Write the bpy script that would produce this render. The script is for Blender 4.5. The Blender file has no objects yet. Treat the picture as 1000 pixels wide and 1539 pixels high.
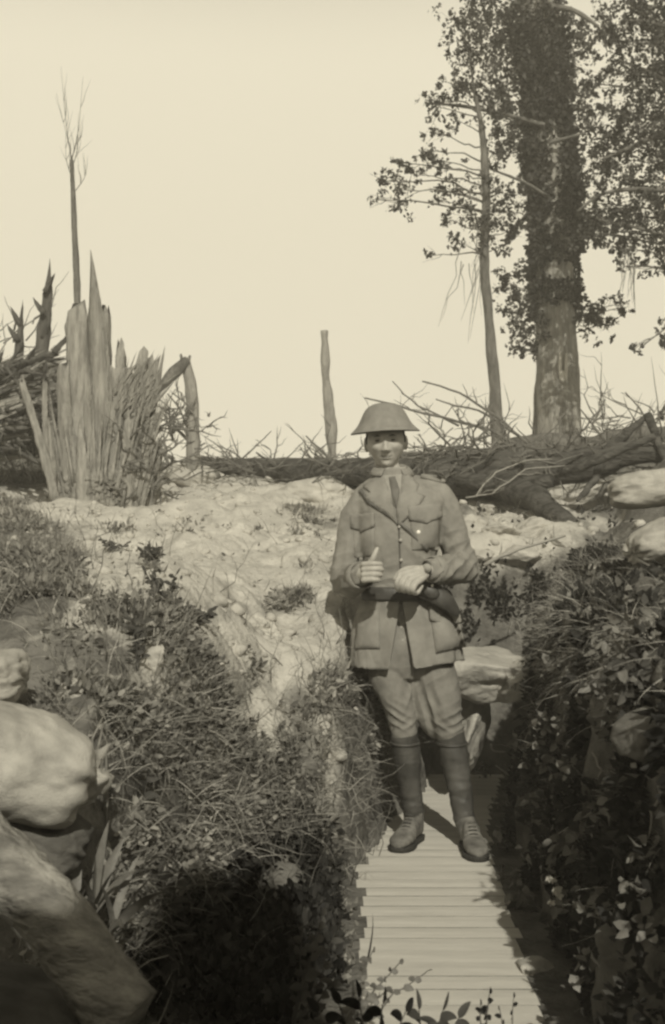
import bpy, math, random
import numpy as np
from mathutils import Vector, Matrix
from mathutils.bvhtree import BVHTree
from mathutils.geometry import delaunay_2d_cdt

random.seed(7)
rng = np.random.default_rng(11)
scene = bpy.context.scene
COL = scene.collection
F = 1803.0
CAM_H = 1.15
TH = math.atan(70.5 / F)
CF = np.array([0, math.cos(TH), math.sin(TH)])
CU = np.array([0, -math.sin(TH), math.cos(TH)])
SUN_EL = math.radians(35)
SUN_AZ = math.radians(6.5)      # the sun stands behind the camera, a little to its right
SUN_E = 3.2


def at(px, py, Y):
    """world point seen at photo pixel (px, py) when it stands Y metres in front of the camera"""
    d = CF + np.array([1, 0, 0]) * (px - 500) / F + CU * (769.5 - py) / F
    d = d * (Y / d[1])
    return Vector((d[0], d[1], d[2] + CAM_H))


def proj(P):
    P = np.asarray(P, float)
    d = P - np.array([0, 0, CAM_H])
    w = d @ CF
    w = np.where(w < 0.05, 0.05, w)
    return 500 + F * d[..., 0] / w, 769.5 - F * (d @ CU) / w


# ------------------------------------------------------------------ noise
def _h(ix, iy, iz):
    n = (ix * 374761393 + iy * 668265263 + iz * 1274126177) & 0xFFFFFFFF
    n = ((n ^ (n >> 13)) * 1274126177) & 0xFFFFFFFF
    return ((n ^ (n >> 16)) & 0xFFFF) / 65535.0


def vnoise(P):
    P = np.asarray(P, float)
    i = np.floor(P).astype(np.int64)
    f = P - i
    f = f * f * (3 - 2 * f)
    r = 0
    for a in (0, 1):
        wa = f[..., 0] if a else 1 - f[..., 0]
        for b in (0, 1):
            wb = f[..., 1] if b else 1 - f[..., 1]
            for c in (0, 1):
                wc = f[..., 2] if c else 1 - f[..., 2]
                r = r + wa * wb * wc * _h(i[..., 0] + a, i[..., 1] + b, i[..., 2] + c)
    return r * 2 - 1


def fbm(P, o=4, g=0.5):
    P = np.asarray(P, float)
    r = 0
    a = 1.0
    for k in range(o):
        r = r + a * vnoise(P * (2.03 ** k) + 17.3 * k)
        a *= g
    return r


def sm(x, a, b):
    t = np.clip((x - a) / (b - a), 0, 1)
    return t * t * (3 - 2 * t)


# ------------------------------------------------------------------ materials
def mat(name, c1, c2=None, scale=12, rough=0.85, bump=0.3, bscale=None, stretch=(1, 1, 1), bdist=0.01,
        lo=0.35, hi=0.65, attr=None, ca=None, trans=0.0, spec=0.3, detail=6, rand=0.0):
    m = bpy.data.materials.new(name)
    m.use_nodes = True
    nt = m.node_tree
    N, L = nt.nodes, nt.links
    b = N['Principled BSDF']
    b.inputs['Roughness'].default_value = rough
    b.inputs['Specular IOR Level'].default_value = spec

    def col(c):
        return (c[0], c[1], c[2], 1) if isinstance(c, tuple) else (c, c * 0.965, c * 0.88, 1)
    tc = N.new('ShaderNodeTexCoord')
    mp = N.new('ShaderNodeMapping')
    mp.inputs['Scale'].default_value = stretch
    L.new(tc.outputs['Object'], mp.inputs[0])
    n = N.new('ShaderNodeTexNoise')
    n.inputs['Scale'].default_value = scale
    n.inputs['Detail'].default_value = detail
    n.inputs['Roughness'].default_value = 0.62
    L.new(mp.outputs[0], n.inputs[0])
    r = N.new('ShaderNodeValToRGB')
    r.color_ramp.elements[0].position = lo
    r.color_ramp.elements[1].position = hi
    r.color_ramp.elements[0].color = col(c1)
    r.color_ramp.elements[1].color = col(c2 if c2 is not None else c1)
    L.new(n.outputs[0], r.inputs[0])
    out = r.outputs[0]
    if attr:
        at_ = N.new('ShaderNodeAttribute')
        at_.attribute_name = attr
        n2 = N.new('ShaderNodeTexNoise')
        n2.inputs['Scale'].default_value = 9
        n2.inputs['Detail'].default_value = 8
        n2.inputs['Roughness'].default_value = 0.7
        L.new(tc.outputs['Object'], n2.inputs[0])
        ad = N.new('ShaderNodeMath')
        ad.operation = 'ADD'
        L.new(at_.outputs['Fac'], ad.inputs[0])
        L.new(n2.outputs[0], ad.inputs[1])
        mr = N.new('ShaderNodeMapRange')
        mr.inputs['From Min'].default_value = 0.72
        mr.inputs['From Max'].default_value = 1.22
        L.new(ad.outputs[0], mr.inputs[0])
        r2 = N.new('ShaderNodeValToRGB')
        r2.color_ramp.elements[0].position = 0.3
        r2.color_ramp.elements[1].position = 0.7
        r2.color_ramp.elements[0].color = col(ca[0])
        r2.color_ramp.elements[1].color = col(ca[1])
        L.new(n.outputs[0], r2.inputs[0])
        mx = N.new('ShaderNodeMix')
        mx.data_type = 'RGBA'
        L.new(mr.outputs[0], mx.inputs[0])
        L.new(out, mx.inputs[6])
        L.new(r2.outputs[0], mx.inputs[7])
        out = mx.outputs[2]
    if rand:
        at_ = N.new('ShaderNodeAttribute')
        at_.attribute_name = 'tone'
        mr = N.new('ShaderNodeMapRange')
        mr.inputs['To Min'].default_value = 1 - rand
        mr.inputs['To Max'].default_value = 1 + rand
        L.new(at_.outputs['Fac'], mr.inputs[0])
        vm = N.new('ShaderNodeVectorMath')
        vm.operation = 'SCALE'
        L.new(out, vm.inputs[0])
        L.new(mr.outputs[0], vm.inputs['Scale'])
        out = vm.outputs[0]
    L.new(out, b.inputs['Base Color'])
    if bump:
        n3 = N.new('ShaderNodeTexNoise')
        n3.inputs['Scale'].default_value = bscale or scale * 4
        n3.inputs['Detail'].default_value = 5
        L.new(mp.outputs[0], n3.inputs[0])
        bp = N.new('ShaderNodeBump')
        bp.inputs['Strength'].default_value = bump
        bp.inputs['Distance'].default_value = bdist
        L.new(n3.outputs[0], bp.inputs['Height'])
        L.new(bp.outputs[0], b.inputs['Normal'])
    if trans:
        t = N.new('ShaderNodeBsdfTranslucent')
        L.new(out, t.inputs[0])
        ms = N.new('ShaderNodeMixShader')
        ms.inputs[0].default_value = trans
        L.new(b.outputs[0], ms.inputs[1])
        L.new(t.outputs[0], ms.inputs[2])
        L.new(ms.outputs[0], N['Material Output'].inputs[0])
    return m


M = dict(
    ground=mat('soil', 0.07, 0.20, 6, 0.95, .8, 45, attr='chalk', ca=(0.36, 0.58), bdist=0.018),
    plank=mat('weathered_plank', 0.54, 0.70, 4, 0.95, 0.5, 40, stretch=(1, 5, 1), bdist=0.004, lo=.25, hi=.75),
    runner=mat('dark_timber', 0.07, 0.12, 9, 0.9, 0.4),
    wool=mat('khaki_wool', 0.22, 0.30, 14, 0.95, 0.7, 300, bdist=0.004, spec=.1),
    wool2=mat('breeches_cloth', 0.20, 0.28, 14, 0.95, 0.7, 300, bdist=0.004, spec=.1),
    seam=mat('dark_seam_cloth', 0.09, 0.12, 12, 0.95, 0.3, 300, bdist=0.002, spec=.1),
    helmet=mat('helmet_paint', 0.20, 0.26, 30, 0.8, 0.35, 400, bdist=0.002, spec=.25),
    leather=mat('dark_leather', 0.045, 0.09, 18, 0.5, 0.3, 60, bdist=0.004, spec=.5),
    strap=mat('worn_strap_leather', 0.10, 0.15, 18, 0.6, 0.3, 60, bdist=0.003, spec=.4),
    gaiter=mat('gaiter_leather', 0.035, 0.10, 9, 0.6, 0.35, 50, bdist=0.005, spec=.4),
    boot=mat('dusty_boot', 0.09, 0.24, 14, 0.75, 0.4, 60, bdist=0.004, spec=.3),
    sole=mat('boot_sole', 0.03, 0.05, 14, 0.8, 0.2),
    skin=mat('skin', 0.37, 0.47, 25, 0.6, 0.25, 200, bdist=0.001, spec=.35),
    lip=mat('lip', 0.16, 0.18, 30, 0.5, 0.0),
    hair=mat('dark_hair', 0.03, 0.06, 60, 0.7, 0.5, 200, bdist=0.003),
    eye=mat('shaded_eye_white', 0.16, 0.2, 5, 0.2, 0), iris=mat('iris', 0.03, 0.03, 5, 0.2, 0),  # eye whites darkened in colour to stand for the helmet's shade
    shirt=mat('shirt_cloth', 0.28, 0.34, 20, 0.9, 0.2, 300, bdist=0.001), tie=mat('tie_cloth', 0.13, 0.17, 20, 0.9, 0.2, 300, bdist=0.001),
    metal=mat('polished_button', 0.85, 0.9, 20, 0.22, 0.0), dull=mat('dull_brass', 0.35, 0.4, 20, 0.5, 0),
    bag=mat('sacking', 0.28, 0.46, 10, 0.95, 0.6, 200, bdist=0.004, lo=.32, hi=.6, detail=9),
    bagd=mat('shade_dark_sacking', 0.07, 0.15, 7, 0.95, 0.6, 200, bdist=0.004),  # sacking darkened to stand for shade on the lower bags
    log=mat('pale_bare_log', 0.15, 0.40, 16, 0.9, 0.9, 60, stretch=(.6, 1.4, 1.4), bdist=0.015),
    pale_bark=mat('pale_weathered_bark', 0.20, 0.34, 7, 0.95, 0.9, 22, stretch=(3, 3, .7), bdist=0.02),
    split=mat('splintered_wood', 0.20, 0.40, 5, 0.9, 0.9, 24, stretch=(6, 6, .7), bdist=0.02),
    splitd=mat('charred_splinters', 0.05, 0.14, 5, 0.9, 0.9, 24, stretch=(5, 5, 1), bdist=0.02),
    bark=mat('grey_bark', 0.09, 0.2, 7, 0.95, 0.9, 22, stretch=(3, 3, .7), bdist=0.03),
    barkp=mat('peeled_bark', 0.22, 0.40, 6, 0.9, 0.9, 16, stretch=(4, 4, .6), bdist=0.03),
    heart=mat('bare_heartwood', 0.5, 0.62, 8, 0.9, 0.4, 20, stretch=(4, 4, .5)),
    barkd=mat('dark_bark', 0.03, 0.12, 8, 0.95, 0.9, 22, stretch=(.8, 3, 3), bdist=0.03),
    twig=mat('dry_twig', 0.10, 0.18, 20, 0.9, 0.2),
    twigp=mat('pale_twig', 0.28, 0.36, 20, 0.9, 0.2),
    leafd=mat('ivy_leaf', 0.018, 0.06, 1.6, 0.7, 0, trans=.15, rand=.85, spec=.3),
    leaf=mat('tree_leaf', 0.035, 0.085, 2, 0.7, 0, trans=.25, rand=.75, spec=.3),
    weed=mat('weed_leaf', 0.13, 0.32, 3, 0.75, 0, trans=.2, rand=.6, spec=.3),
    weedd=mat('dark_shaded_leaf', 0.02, 0.05, 3, 0.75, 0, trans=.12, rand=.6, spec=.3),  # dark leaf; on hollow and right wall its darkness stands for shade
    grass=mat('grass_blade', 0.18, 0.38, 2, 0.75, 0, trans=.2, rand=.5, spec=.3),
    straw=mat('dry_straw', 0.28, 0.42, 2, 0.8, 0, trans=.2, rand=.3),
    broad=mat('broad_leaf', 0.14, 0.24, 14, 0.6, 0.2, 60, trans=.15, spec=.45),
    petal=mat('pale_petal', 0.55, 0.65, 14, 0.6, 0, trans=.2),
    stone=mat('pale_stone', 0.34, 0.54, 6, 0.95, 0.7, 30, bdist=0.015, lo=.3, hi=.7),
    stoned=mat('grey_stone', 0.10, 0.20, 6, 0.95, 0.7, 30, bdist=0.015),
)


# ------------------------------------------------------------------ building helpers
def tag(o, label=None, cat=None, group=None, kind=None):
    if label: o['label'] = label
    if cat: o['category'] = cat
    if group: o['group'] = group
    if kind: o['kind'] = kind
    return o


def empty(name, loc, label=None, cat=None, group=None):
    o = bpy.data.objects.new(name, None)
    o.empty_display_size = 0.1
    o.location = loc
    COL.objects.link(o)
    return tag(o, label, cat, group)


def link(name, me, m, parent=None, smooth=True):
    """me holds world coordinates; move the origin to the thing's base or its parent's"""
    n = len(me.vertices)
    co = np.empty(n * 3, np.float32)
    me.vertices.foreach_get('co', co)
    co = co.reshape(-1, 3)
    if parent is None:
        org = np.array([(co[:, 0].min() + co[:, 0].max()) / 2, (co[:, 1].min() + co[:, 1].max()) / 2, co[:, 2].min()])
    else:
        org = np.array(parent['_w'] if '_w' in parent else parent.location)
    me.vertices.foreach_set('co', (co - org).astype(np.float32).ravel())
    me.update()
    o = bpy.data.objects.new(name, me)
    if m: me.materials.append(m)
    COL.objects.link(o)
    if parent is None:
        o.location = org
    else:
        o.parent = parent
        o['_w'] = tuple(float(v) for v in org)
    if smooth: me.shade_smooth()
    return o


class MB:
    def __init__(s):
        s.v = []
        s.f = []

    def add(s, vs, fs):
        b = len(s.v)
        s.v += [tuple(v) for v in vs]
        s.f += [tuple(i + b for i in f) for f in fs]

    def tube(s, pts, rad, n=8, rough=0.0, flat=1.0, fs=4.0, cap=True, seed=0):
        pts = [Vector(p) for p in pts]
        if not hasattr(rad, '__len__'): rad = [rad] * len(pts)
        b = len(s.v)
        up = Vector((0.13, -0.9, 0.2))
        A_, C_ = [], []
        for i, p in enumerate(pts):
            t = (pts[min(i + 1, len(pts) - 1)] - pts[max(i - 1, 0)]).normalized()
            a = t.cross(up)
            if a.length < 1e-3: a = t.orthogonal()
            a.normalize()
            c = a.cross(t).normalized()
            if abs(c.dot(up)) > .1: up = c
            A_.append(a)
            C_.append(c)
        P_, A_, C_, R_ = np.array(pts), np.array(A_), np.array(C_), np.array(rad, float)
        an = 2 * np.pi * np.arange(n) / n
        D = A_[:, None] * np.cos(an)[None, :, None] + C_[:, None] * (np.sin(an) * flat)[None, :, None]
        r = np.repeat(R_[:, None], n, 1)
        if rough:
            q = P_[:, None] + D * r[..., None]
            r = r * (1 + rough * fbm(q * (fs / np.maximum(R_.mean() * 6, .03) * .25) + seed, 3))
        V = P_[:, None] + D * r[..., None]
        s.v += [tuple(v) for v in V.reshape(-1, 3)]
        m = len(pts)
        for i in range(m - 1):
            for k in range(n):
                s.f.append((b + i * n + k, b + i * n + (k + 1) % n, b + (i + 1) * n + (k + 1) % n, b + (i + 1) * n + k))
        if cap:
            s.f.append(tuple(b + k for k in range(n))[::-1])
            s.f.append(tuple(b + (m - 1) * n + k for k in range(n)))
        return s

    def ellipsoid(s, c, r, rot=None, nu=20, nv=14, fn=None):
        b = len(s.v)
        R = np.array(rot) if rot is not None else np.eye(3)
        ph = np.repeat(np.pi * np.arange(nv + 1) / nv, nu)
        th = np.tile(2 * np.pi * np.arange(nu) / nu, nv + 1)
        d = np.stack([np.sin(ph) * np.cos(th), np.sin(ph) * np.sin(th), np.cos(ph)], -1)
        k = fn(d)[:, None] if fn else 1
        q = (d * k * np.array(r)) @ R.T + np.array(c)
        s.v += [tuple(v) for v in q]
        for j in range(nv):
            for i in range(nu):
                s.f.append((b + j * nu + i, b + (j + 1) * nu + i, b + (j + 1) * nu + (i + 1) % nu, b + j * nu + (i + 1) % nu))
        return s

    def loft(s, rings, n=32, e=2.3, a0=0, a1=2 * math.pi, closed=True):
        """rings: (centre, half width vector, half depth vector)"""
        b = len(s.v)
        nn = n if closed else n + 1
        for c, w, d in rings:
            for k in range(nn):
                an = a0 + (a1 - a0) * k / n
                x, y = math.cos(an), math.sin(an)
                x = math.copysign(abs(x) ** (2 / e), x)
                y = math.copysign(abs(y) ** (2 / e), y)
                s.v.append(tuple(Vector(c) + Vector(w) * x + Vector(d) * y))
        for i in range(len(rings) - 1):
            for k in range(n):
                k2 = (k + 1) % nn if closed else k + 1
                s.f.append((b + i * nn + k, b + i * nn + k2, b + (i + 1) * nn + k2, b + (i + 1) * nn + k))
        if closed:
            s.f.append(tuple(b + k for k in range(nn))[::-1])
            s.f.append(tuple(b + (len(rings) - 1) * nn + k for k in range(nn)))
        return s

    def mesh(s, name='m'):
        me = bpy.data.meshes.new(name)
        me.from_pydata(s.v, [], s.f)
        me.update()
        return me

    def build(s, name, m, parent=None, smooth=True):
        return link(name, s.mesh(name), m, parent, smooth)


def npmesh(name, V, Fc, tone=None):
    """V (n,3), Fc (m,k) fixed-size faces"""
    me = bpy.data.meshes.new(name)
    n, (m, k) = len(V), Fc.shape
    me.vertices.add(n)
    me.vertices.foreach_set('co', V.astype(np.float32).ravel())
    me.loops.add(m * k)
    me.loops.foreach_set('vertex_index', Fc.astype(np.int32).ravel())
    me.polygons.add(m)
    me.polygons.foreach_set('loop_start', (np.arange(m) * k).astype(np.int32))
    me.polygons.foreach_set('loop_total', np.full(m, k, np.int32))
    me.update(calc_edges=True)
    if tone is not None:
        a = me.attributes.new('tone', 'FLOAT', 'POINT')
        a.data.foreach_set('value', tone.astype(np.float32))
    return me


def unit(v):
    return v / np.maximum(np.linalg.norm(v, axis=-1, keepdims=True), 1e-9)


def leaves_mesh(name, P, size, asp=0.5, dirs=None, droop=0.2, spread=1.0):
    """folded pointed leaves, one per point; size array"""
    n = len(P)
    d = rng.normal(size=(n, 3)) * spread
    if dirs is not None: d = d + dirs
    d[:, 2] -= droop
    d = unit(d)
    s = unit(np.cross(d, rng.normal(size=(n, 3))))
    u = np.cross(s, d)
    L = size[:, None]
    W = L * asp
    bend = rng.uniform(0.05, .3, (n, 1)) * L
    v0 = P
    v1 = P + d * L * .35 + s * W * .5 + u * W * .2
    v2 = P + d * L * .35 - s * W * .5 + u * W * .2
    v3 = P + d * L * .38 - u * 0.02 * L
    v4 = P + d * L * .75 + s * W * .33 - u * bend * .5
    v5 = P + d * L * .75 - s * W * .33 - u * bend * .5
    v6 = P + d * L - u * bend
    V = np.stack([v0, v1, v2, v3, v4, v5, v6], 1).reshape(-1, 3)
    q = np.array([[0, 1, 3], [0, 3, 2], [1, 4, 3], [2, 3, 5], [3, 4, 6], [3, 6, 5]])
    Fc = (np.arange(n)[:, None, None] * 7 + q[None]).reshape(-1, 3)
    tone = np.repeat(rng.uniform(0, 1, n), 7)
    return npmesh(name, V, Fc, tone)


def blades_mesh(name, P, length, width, dirs, curl=0.5, seg=4):
    n = len(P)
    d = unit(dirs + rng.normal(size=(n, 3)) * 0.25)
    side = unit(np.cross(d, rng.normal(size=(n, 3))))
    bend = unit(np.cross(side, d)) * np.sign(rng.normal(size=(n, 1)))
    bend[:, 2] = -np.abs(bend[:, 2])
    rows = []
    cur = P.copy()
    L = length[:, None] / seg
    for i in range(seg + 1):
        w = width[:, None] * (1 - (i / seg) ** 1.6) * .5 + .0002
        rows += [cur + side * w, cur - side * w]
        d = unit(d + bend * curl / seg * (1 + i) * .6)
        cur = cur + d * L
    V = np.stack(rows, 1).reshape(-1, 3)
    q = np.array([[2 * i, 2 * i + 1, 2 * i + 3, 2 * i + 2] for i in range(seg)])
    Fc = (np.arange(n)[:, None, None] * (2 * seg + 2) + q[None]).reshape(-1, 4)
    return npmesh(name, V, Fc, np.repeat(rng.uniform(0, 1, n), 2 * seg + 2))


def wobble(p0, p1, n=8, amp=0.05, seed=0, sag=0):
    p0, p1 = Vector(p0), Vector(p1)
    L = (p1 - p0).length
    out = []
    for i in range(n):
        t = i / (n - 1)
        q = p0.lerp(p1, t)
        w = math.sin(math.pi * min(t * 1.4, 1)) if i else 0
        k = np.array([[t * 3 + seed * 3.1, seed, 0.5], [t * 3, seed * 2.3, 7.5], [t * 3, 3.5, seed * 1.7]])
        o = fbm(k, 2) * amp * L * w
        out.append(q + Vector((o[0], o[1], o[2])) - Vector((0, 0, sag * L * math.sin(math.pi * t))))
    return out


def eval_mods(mb, mods):
    o = bpy.data.objects.new('tmp', mb.mesh())
    COL.objects.link(o)
    for typ, kw in mods:
        md = o.modifiers.new('m', typ)
        for k, v in kw.items(): setattr(md, k, v)
    bpy.context.view_layer.update()
    dg = bpy.context.evaluated_depsgraph_get()
    me = bpy.data.meshes.new_from_object(o.evaluated_get(dg))
    bpy.data.objects.remove(o)
    return me


def displace(me, fn):
    n = len(me.vertices)
    co = np.empty(n * 3, np.float32)
    me.vertices.foreach_get('co', co)
    co = co.reshape(-1, 3).astype(float)
    no = np.empty(n * 3, np.float32)
    me.vertex_normals.foreach_get('vector', no)
    no = no.reshape(-1, 3)
    co = co + no * fn(co)[:, None]
    me.vertices.foreach_set('co', co.astype(np.float32).ravel())
    me.update()
    return me


# ------------------------------------------------------------------ ground
PY = np.array([3.85, 4.05, 4.15, 4.4, 4.7, 5.1, 5.6, 6.5, 8.5, 10, 11.5, 13, 16, 22, 60, 400])
PZ = np.array([-.85, -.35, .05, .42, .74, .9, 1.02, 1.2, 1.48, 1.72, 2.0, 2.15, 2.0, 1.6, 1.0, 1.0])
RY = np.array([-6, 2.5, 3, 4, 5, 5.6, 6.2, 7, 8.5, 10, 11.5, 13, 16, 22, 60, 400])
RZ = np.array([.9, .9, .92, .95, .95, 1.0, 1.12, 1.33, 1.56, 1.85, 2.15, 2.3, 2.1, 1.6, 1.0, 1.0])


def ground(x, y):
    x = np.asarray(x, float)
    y = np.asarray(y, float)
    z0 = np.zeros_like(x)
    P3 = np.stack([x, y, z0], -1)
    lump = fbm(P3 * 1.6, 3)
    fine = fbm(P3 * 6 + 9, 4) * .8 + .5 * (.4 - np.abs(fbm(P3 * 4 + 90, 3)))
    fine2 = fbm(P3 * 22 + 4, 3) + 1.6 * np.clip(vnoise(P3 * 13 + 33) - .1, 0, .35) + 1.0 * np.clip(vnoise(P3 * 27 + 63) - .1, 0, .3) + .5 * (.45 - np.abs(fbm(P3 * 11 + 70, 3)))
    # left bank
    shift = 1.6 * sm(-x, .2, .66) * (1 - sm(y, 4.2, 6.2))
    shift = shift + .12 * fbm(P3 * 3 + 3, 2)
    left = np.interp(y + shift, PY, PZ)
    left = left + .10 * lump * sm(y, 4.5, 7) + .045 * fine + .010 * fine2
    near = .36 * sm(-x, .24, .40) * (1 - sm(y, 2.2, 2.5)) + .03 * fine
    pit = -.9 + .03 * fine
    left = np.maximum(np.maximum(left, near), pit)
    # right bank
    xr = np.interp(y, [0, 3, 4.8, 5.2, 5.5, 6.4, 8], [.64, .66, .78, .84, 1.02, 1.08, 1.5]) + .05 * fbm(P3 * 2.5 + 30, 3)
    wr = np.interp(y, [0, 4.6, 5.2, 6.3, 7], [.13, .15, .16, .2, .5])
    top = np.interp(y, RY, RZ) + .55 * sm(x - xr, .2, 1.1) * (1 - sm(y, 7, 10)) + .08 * lump * sm(y, 4.5, 7) + .04 * fine + .010 * fine2
    floor = -.05 + .02 * fine + .35 * sm(y, 6.35, 6.9)
    k = np.clip((x - xr) / wr, 0, 1)
    k = k ** .8
    right = floor * (1 - k) + top * k
    # left wall of the trench
    xl = np.interp(y, [0, 2.9, 4.0, 4.25, 5.1, 6.5, 8], [.0, .01, .0, .05, .20, .55, .9]) + .035 * fbm(P3 * 4 + 50, 3)
    wl = np.interp(y, [0, 4, 4.3, 8], [.06, .08, .13, .3])
    kl = np.clip((xl - x) / wl, 0, 1)
    kl = kl ** .7
    z = np.where(x < xl, floor * (1 - kl) + left * kl, right)
    # the trench stops behind the man
    e = sm(y, 6.45, 6.95)
    back = (np.interp(y, PY, PZ) * .5 + np.interp(y, RY, RZ) * .5) + .08 * lump + .045 * fine + .010 * fine2
    inside = (x > xl - wl) & (x < xr + wr)
    z = np.where(inside, np.maximum(z, z * (1 - e) + back * e), z)
    # unseen mound behind the camera, added and shaped to cast shadow ahead
    shade_mound = 2.66 * sm(-x, -.02, .08)
    shade_spur = (3.35 + .9 * np.clip(x - .0, 0, .5)) * np.exp(-((x - .235) / .255) ** 12)
    z = np.maximum(z, (np.maximum(shade_mound, shade_spur) + .1 * fine) * sm(-y, .45, .95) * (1 - sm(-y, 3, 6)))
    return z


def ramp_lines(lo, hi, fine_lo, fine_hi, step, mids, growth=1.25):
    a = list(np.arange(fine_lo, fine_hi + 1e-6, step))
    s = step
    x = a[-1]
    while x < hi:
        s = s if x < mids else s * growth
        if x < mids: s = max(s, step * 2)
        x += s
        a.append(x)
    s = step
    x = a[0]
    while x > lo:
        s = min(s * growth, 40)
        x -= s
        a.insert(0, x)
    return np.array(a)


xs = ramp_lines(-20, 20, -1.9, 1.9, .018, 4.5)
ys = ramp_lines(-12, 7.3, 1.2, 7.2, .02, 14.5, 1.12)
ys = ys[ys < 7.21]
y2 = [7.2]
while y2[-1] < 24:
    y2.append(y2[-1] + (.04 if y2[-1] < 14 else .04 * 1.18 ** (len([q for q in y2 if q > 14]) + 1)))
ys = np.concatenate([ys, np.array(y2[1:])])
GX, GY = np.meshgrid(xs, ys)
GZ = ground(GX, GY)
G = np.stack([GX, GY, GZ], -1)
# crumble the steep faces sideways
gx = np.gradient(GZ, axis=1) / np.maximum(np.gradient(GX, axis=1), 1e-6)
steep = sm(np.abs(gx), 1.0, 3.0)
G[..., 0] += steep * .05 * fbm(G * np.array([3, 7, 7]), 4)
G[..., 1] += steep * .03 * fbm(G * 8 + 40, 3)
# right wall leans out towards its lip a little
nx_, ny_ = len(xs), len(ys)
idx = np.arange(nx_ * ny_).reshape(ny_, nx_)
Fg = np.stack([idx[:-1, :-1], idx[:-1, 1:], idx[1:, 1:], idx[1:, :-1]], -1).reshape(-1, 4)
GV = G.reshape(-1, 3)


def emask(px, py, ells):
    r = np.zeros_like(px)
    for cx, cy, rx, ry, w in ells:
        d = ((px - cx) / rx) ** 2 + ((py - cy) / ry) ** 2
        r = r + w * np.exp(-d * .7)
    return r


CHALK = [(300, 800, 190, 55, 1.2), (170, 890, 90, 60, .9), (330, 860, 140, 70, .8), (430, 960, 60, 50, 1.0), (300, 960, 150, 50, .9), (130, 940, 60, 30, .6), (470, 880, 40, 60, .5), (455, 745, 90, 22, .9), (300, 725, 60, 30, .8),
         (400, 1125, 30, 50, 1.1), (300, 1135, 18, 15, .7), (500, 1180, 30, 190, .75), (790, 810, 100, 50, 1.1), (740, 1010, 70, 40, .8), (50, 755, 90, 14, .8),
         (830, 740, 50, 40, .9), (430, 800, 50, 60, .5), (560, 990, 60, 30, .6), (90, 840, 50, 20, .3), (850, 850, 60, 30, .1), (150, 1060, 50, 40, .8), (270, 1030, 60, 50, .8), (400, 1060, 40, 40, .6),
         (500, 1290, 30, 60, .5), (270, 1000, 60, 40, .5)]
CDARK = [(760, 910, 90, 50, .8), (760, 1090, 70, 50, 1.2), (930, 1200, 180, 260, 1.0), (900, 950, 60, 60, .4), (60, 850, 80, 28, 1.0), (50, 900, 70, 25, 1.0), (230, 840, 26, 16, .8), (240, 895, 26, 24, .8), (285, 930, 40, 18, .9), (410, 915, 55, 20, .8), (300, 795, 40, 9, .5),  # darker soil patches; shade of the hollows and right wall painted in too
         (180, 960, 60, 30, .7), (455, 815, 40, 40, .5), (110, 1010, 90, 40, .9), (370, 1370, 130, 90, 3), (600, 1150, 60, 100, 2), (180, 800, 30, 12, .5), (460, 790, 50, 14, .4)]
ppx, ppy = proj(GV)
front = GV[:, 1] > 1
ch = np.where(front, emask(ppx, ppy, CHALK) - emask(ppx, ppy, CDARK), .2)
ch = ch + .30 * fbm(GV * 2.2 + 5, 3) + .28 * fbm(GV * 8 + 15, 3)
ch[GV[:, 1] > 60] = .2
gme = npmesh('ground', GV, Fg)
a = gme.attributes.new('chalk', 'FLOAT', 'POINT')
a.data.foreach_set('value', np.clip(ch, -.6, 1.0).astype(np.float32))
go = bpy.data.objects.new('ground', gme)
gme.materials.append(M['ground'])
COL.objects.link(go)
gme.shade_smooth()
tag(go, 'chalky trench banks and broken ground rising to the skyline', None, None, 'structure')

# sampler over visible ground faces
fc = GV[Fg]
fcen = fc.mean(1)
fnor = np.cross(fc[:, 2] - fc[:, 0], fc[:, 3] - fc[:, 1])
farea = np.linalg.norm(fnor, axis=1) * .5
fnor = unit(fnor)
fpx, fpy = proj(fcen)
vis = (fcen[:, 1] > 1.6) & (fcen[:, 1] < 16) & (fpx > -320) & (fpx < 1320) & (fpy > 550) & (fpy < 1640)
VI = np.nonzero(vis)[0]


def scatter(n, wfn):
    w = farea[VI] * np.maximum(wfn(fcen[VI], fpx[VI], fpy[VI], fnor[VI]), 0)
    w = w / w.sum()
    k = VI[rng.choice(len(VI), n, p=w)]
    u, v = rng.random((n, 1)), rng.random((n, 1))
    c = fc[k]
    P = (c[:, 0] * (1 - u) + c[:, 1] * u) * (1 - v) + (c[:, 3] * (1 - u) + c[:, 2] * u) * v
    return P, fnor[k]


def gz(x, y):
    return float(ground(np.array([x]), np.array([y]))[0])

_bm = fcen[:, 1] < 20
_bm &= (fcen[:, 1] > .8) & (np.abs(fcen[:, 0]) < 7)
_bv = BVHTree.FromPolygons([tuple(v) for v in GV], [tuple(int(q) for q in f) for f in Fg[_bm]])
_c0 = Vector((0, 0, CAM_H))


def hit(px, py, back=0.0, default=None):
    """where the line of sight through a photo pixel meets the ground"""
    d = (at(px, py, 5) - _c0).normalized()
    h, _, _, _ = _bv.ray_cast(_c0, d)
    if h is None: return at(px, py, default or 5)
    return h + d * back

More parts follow.
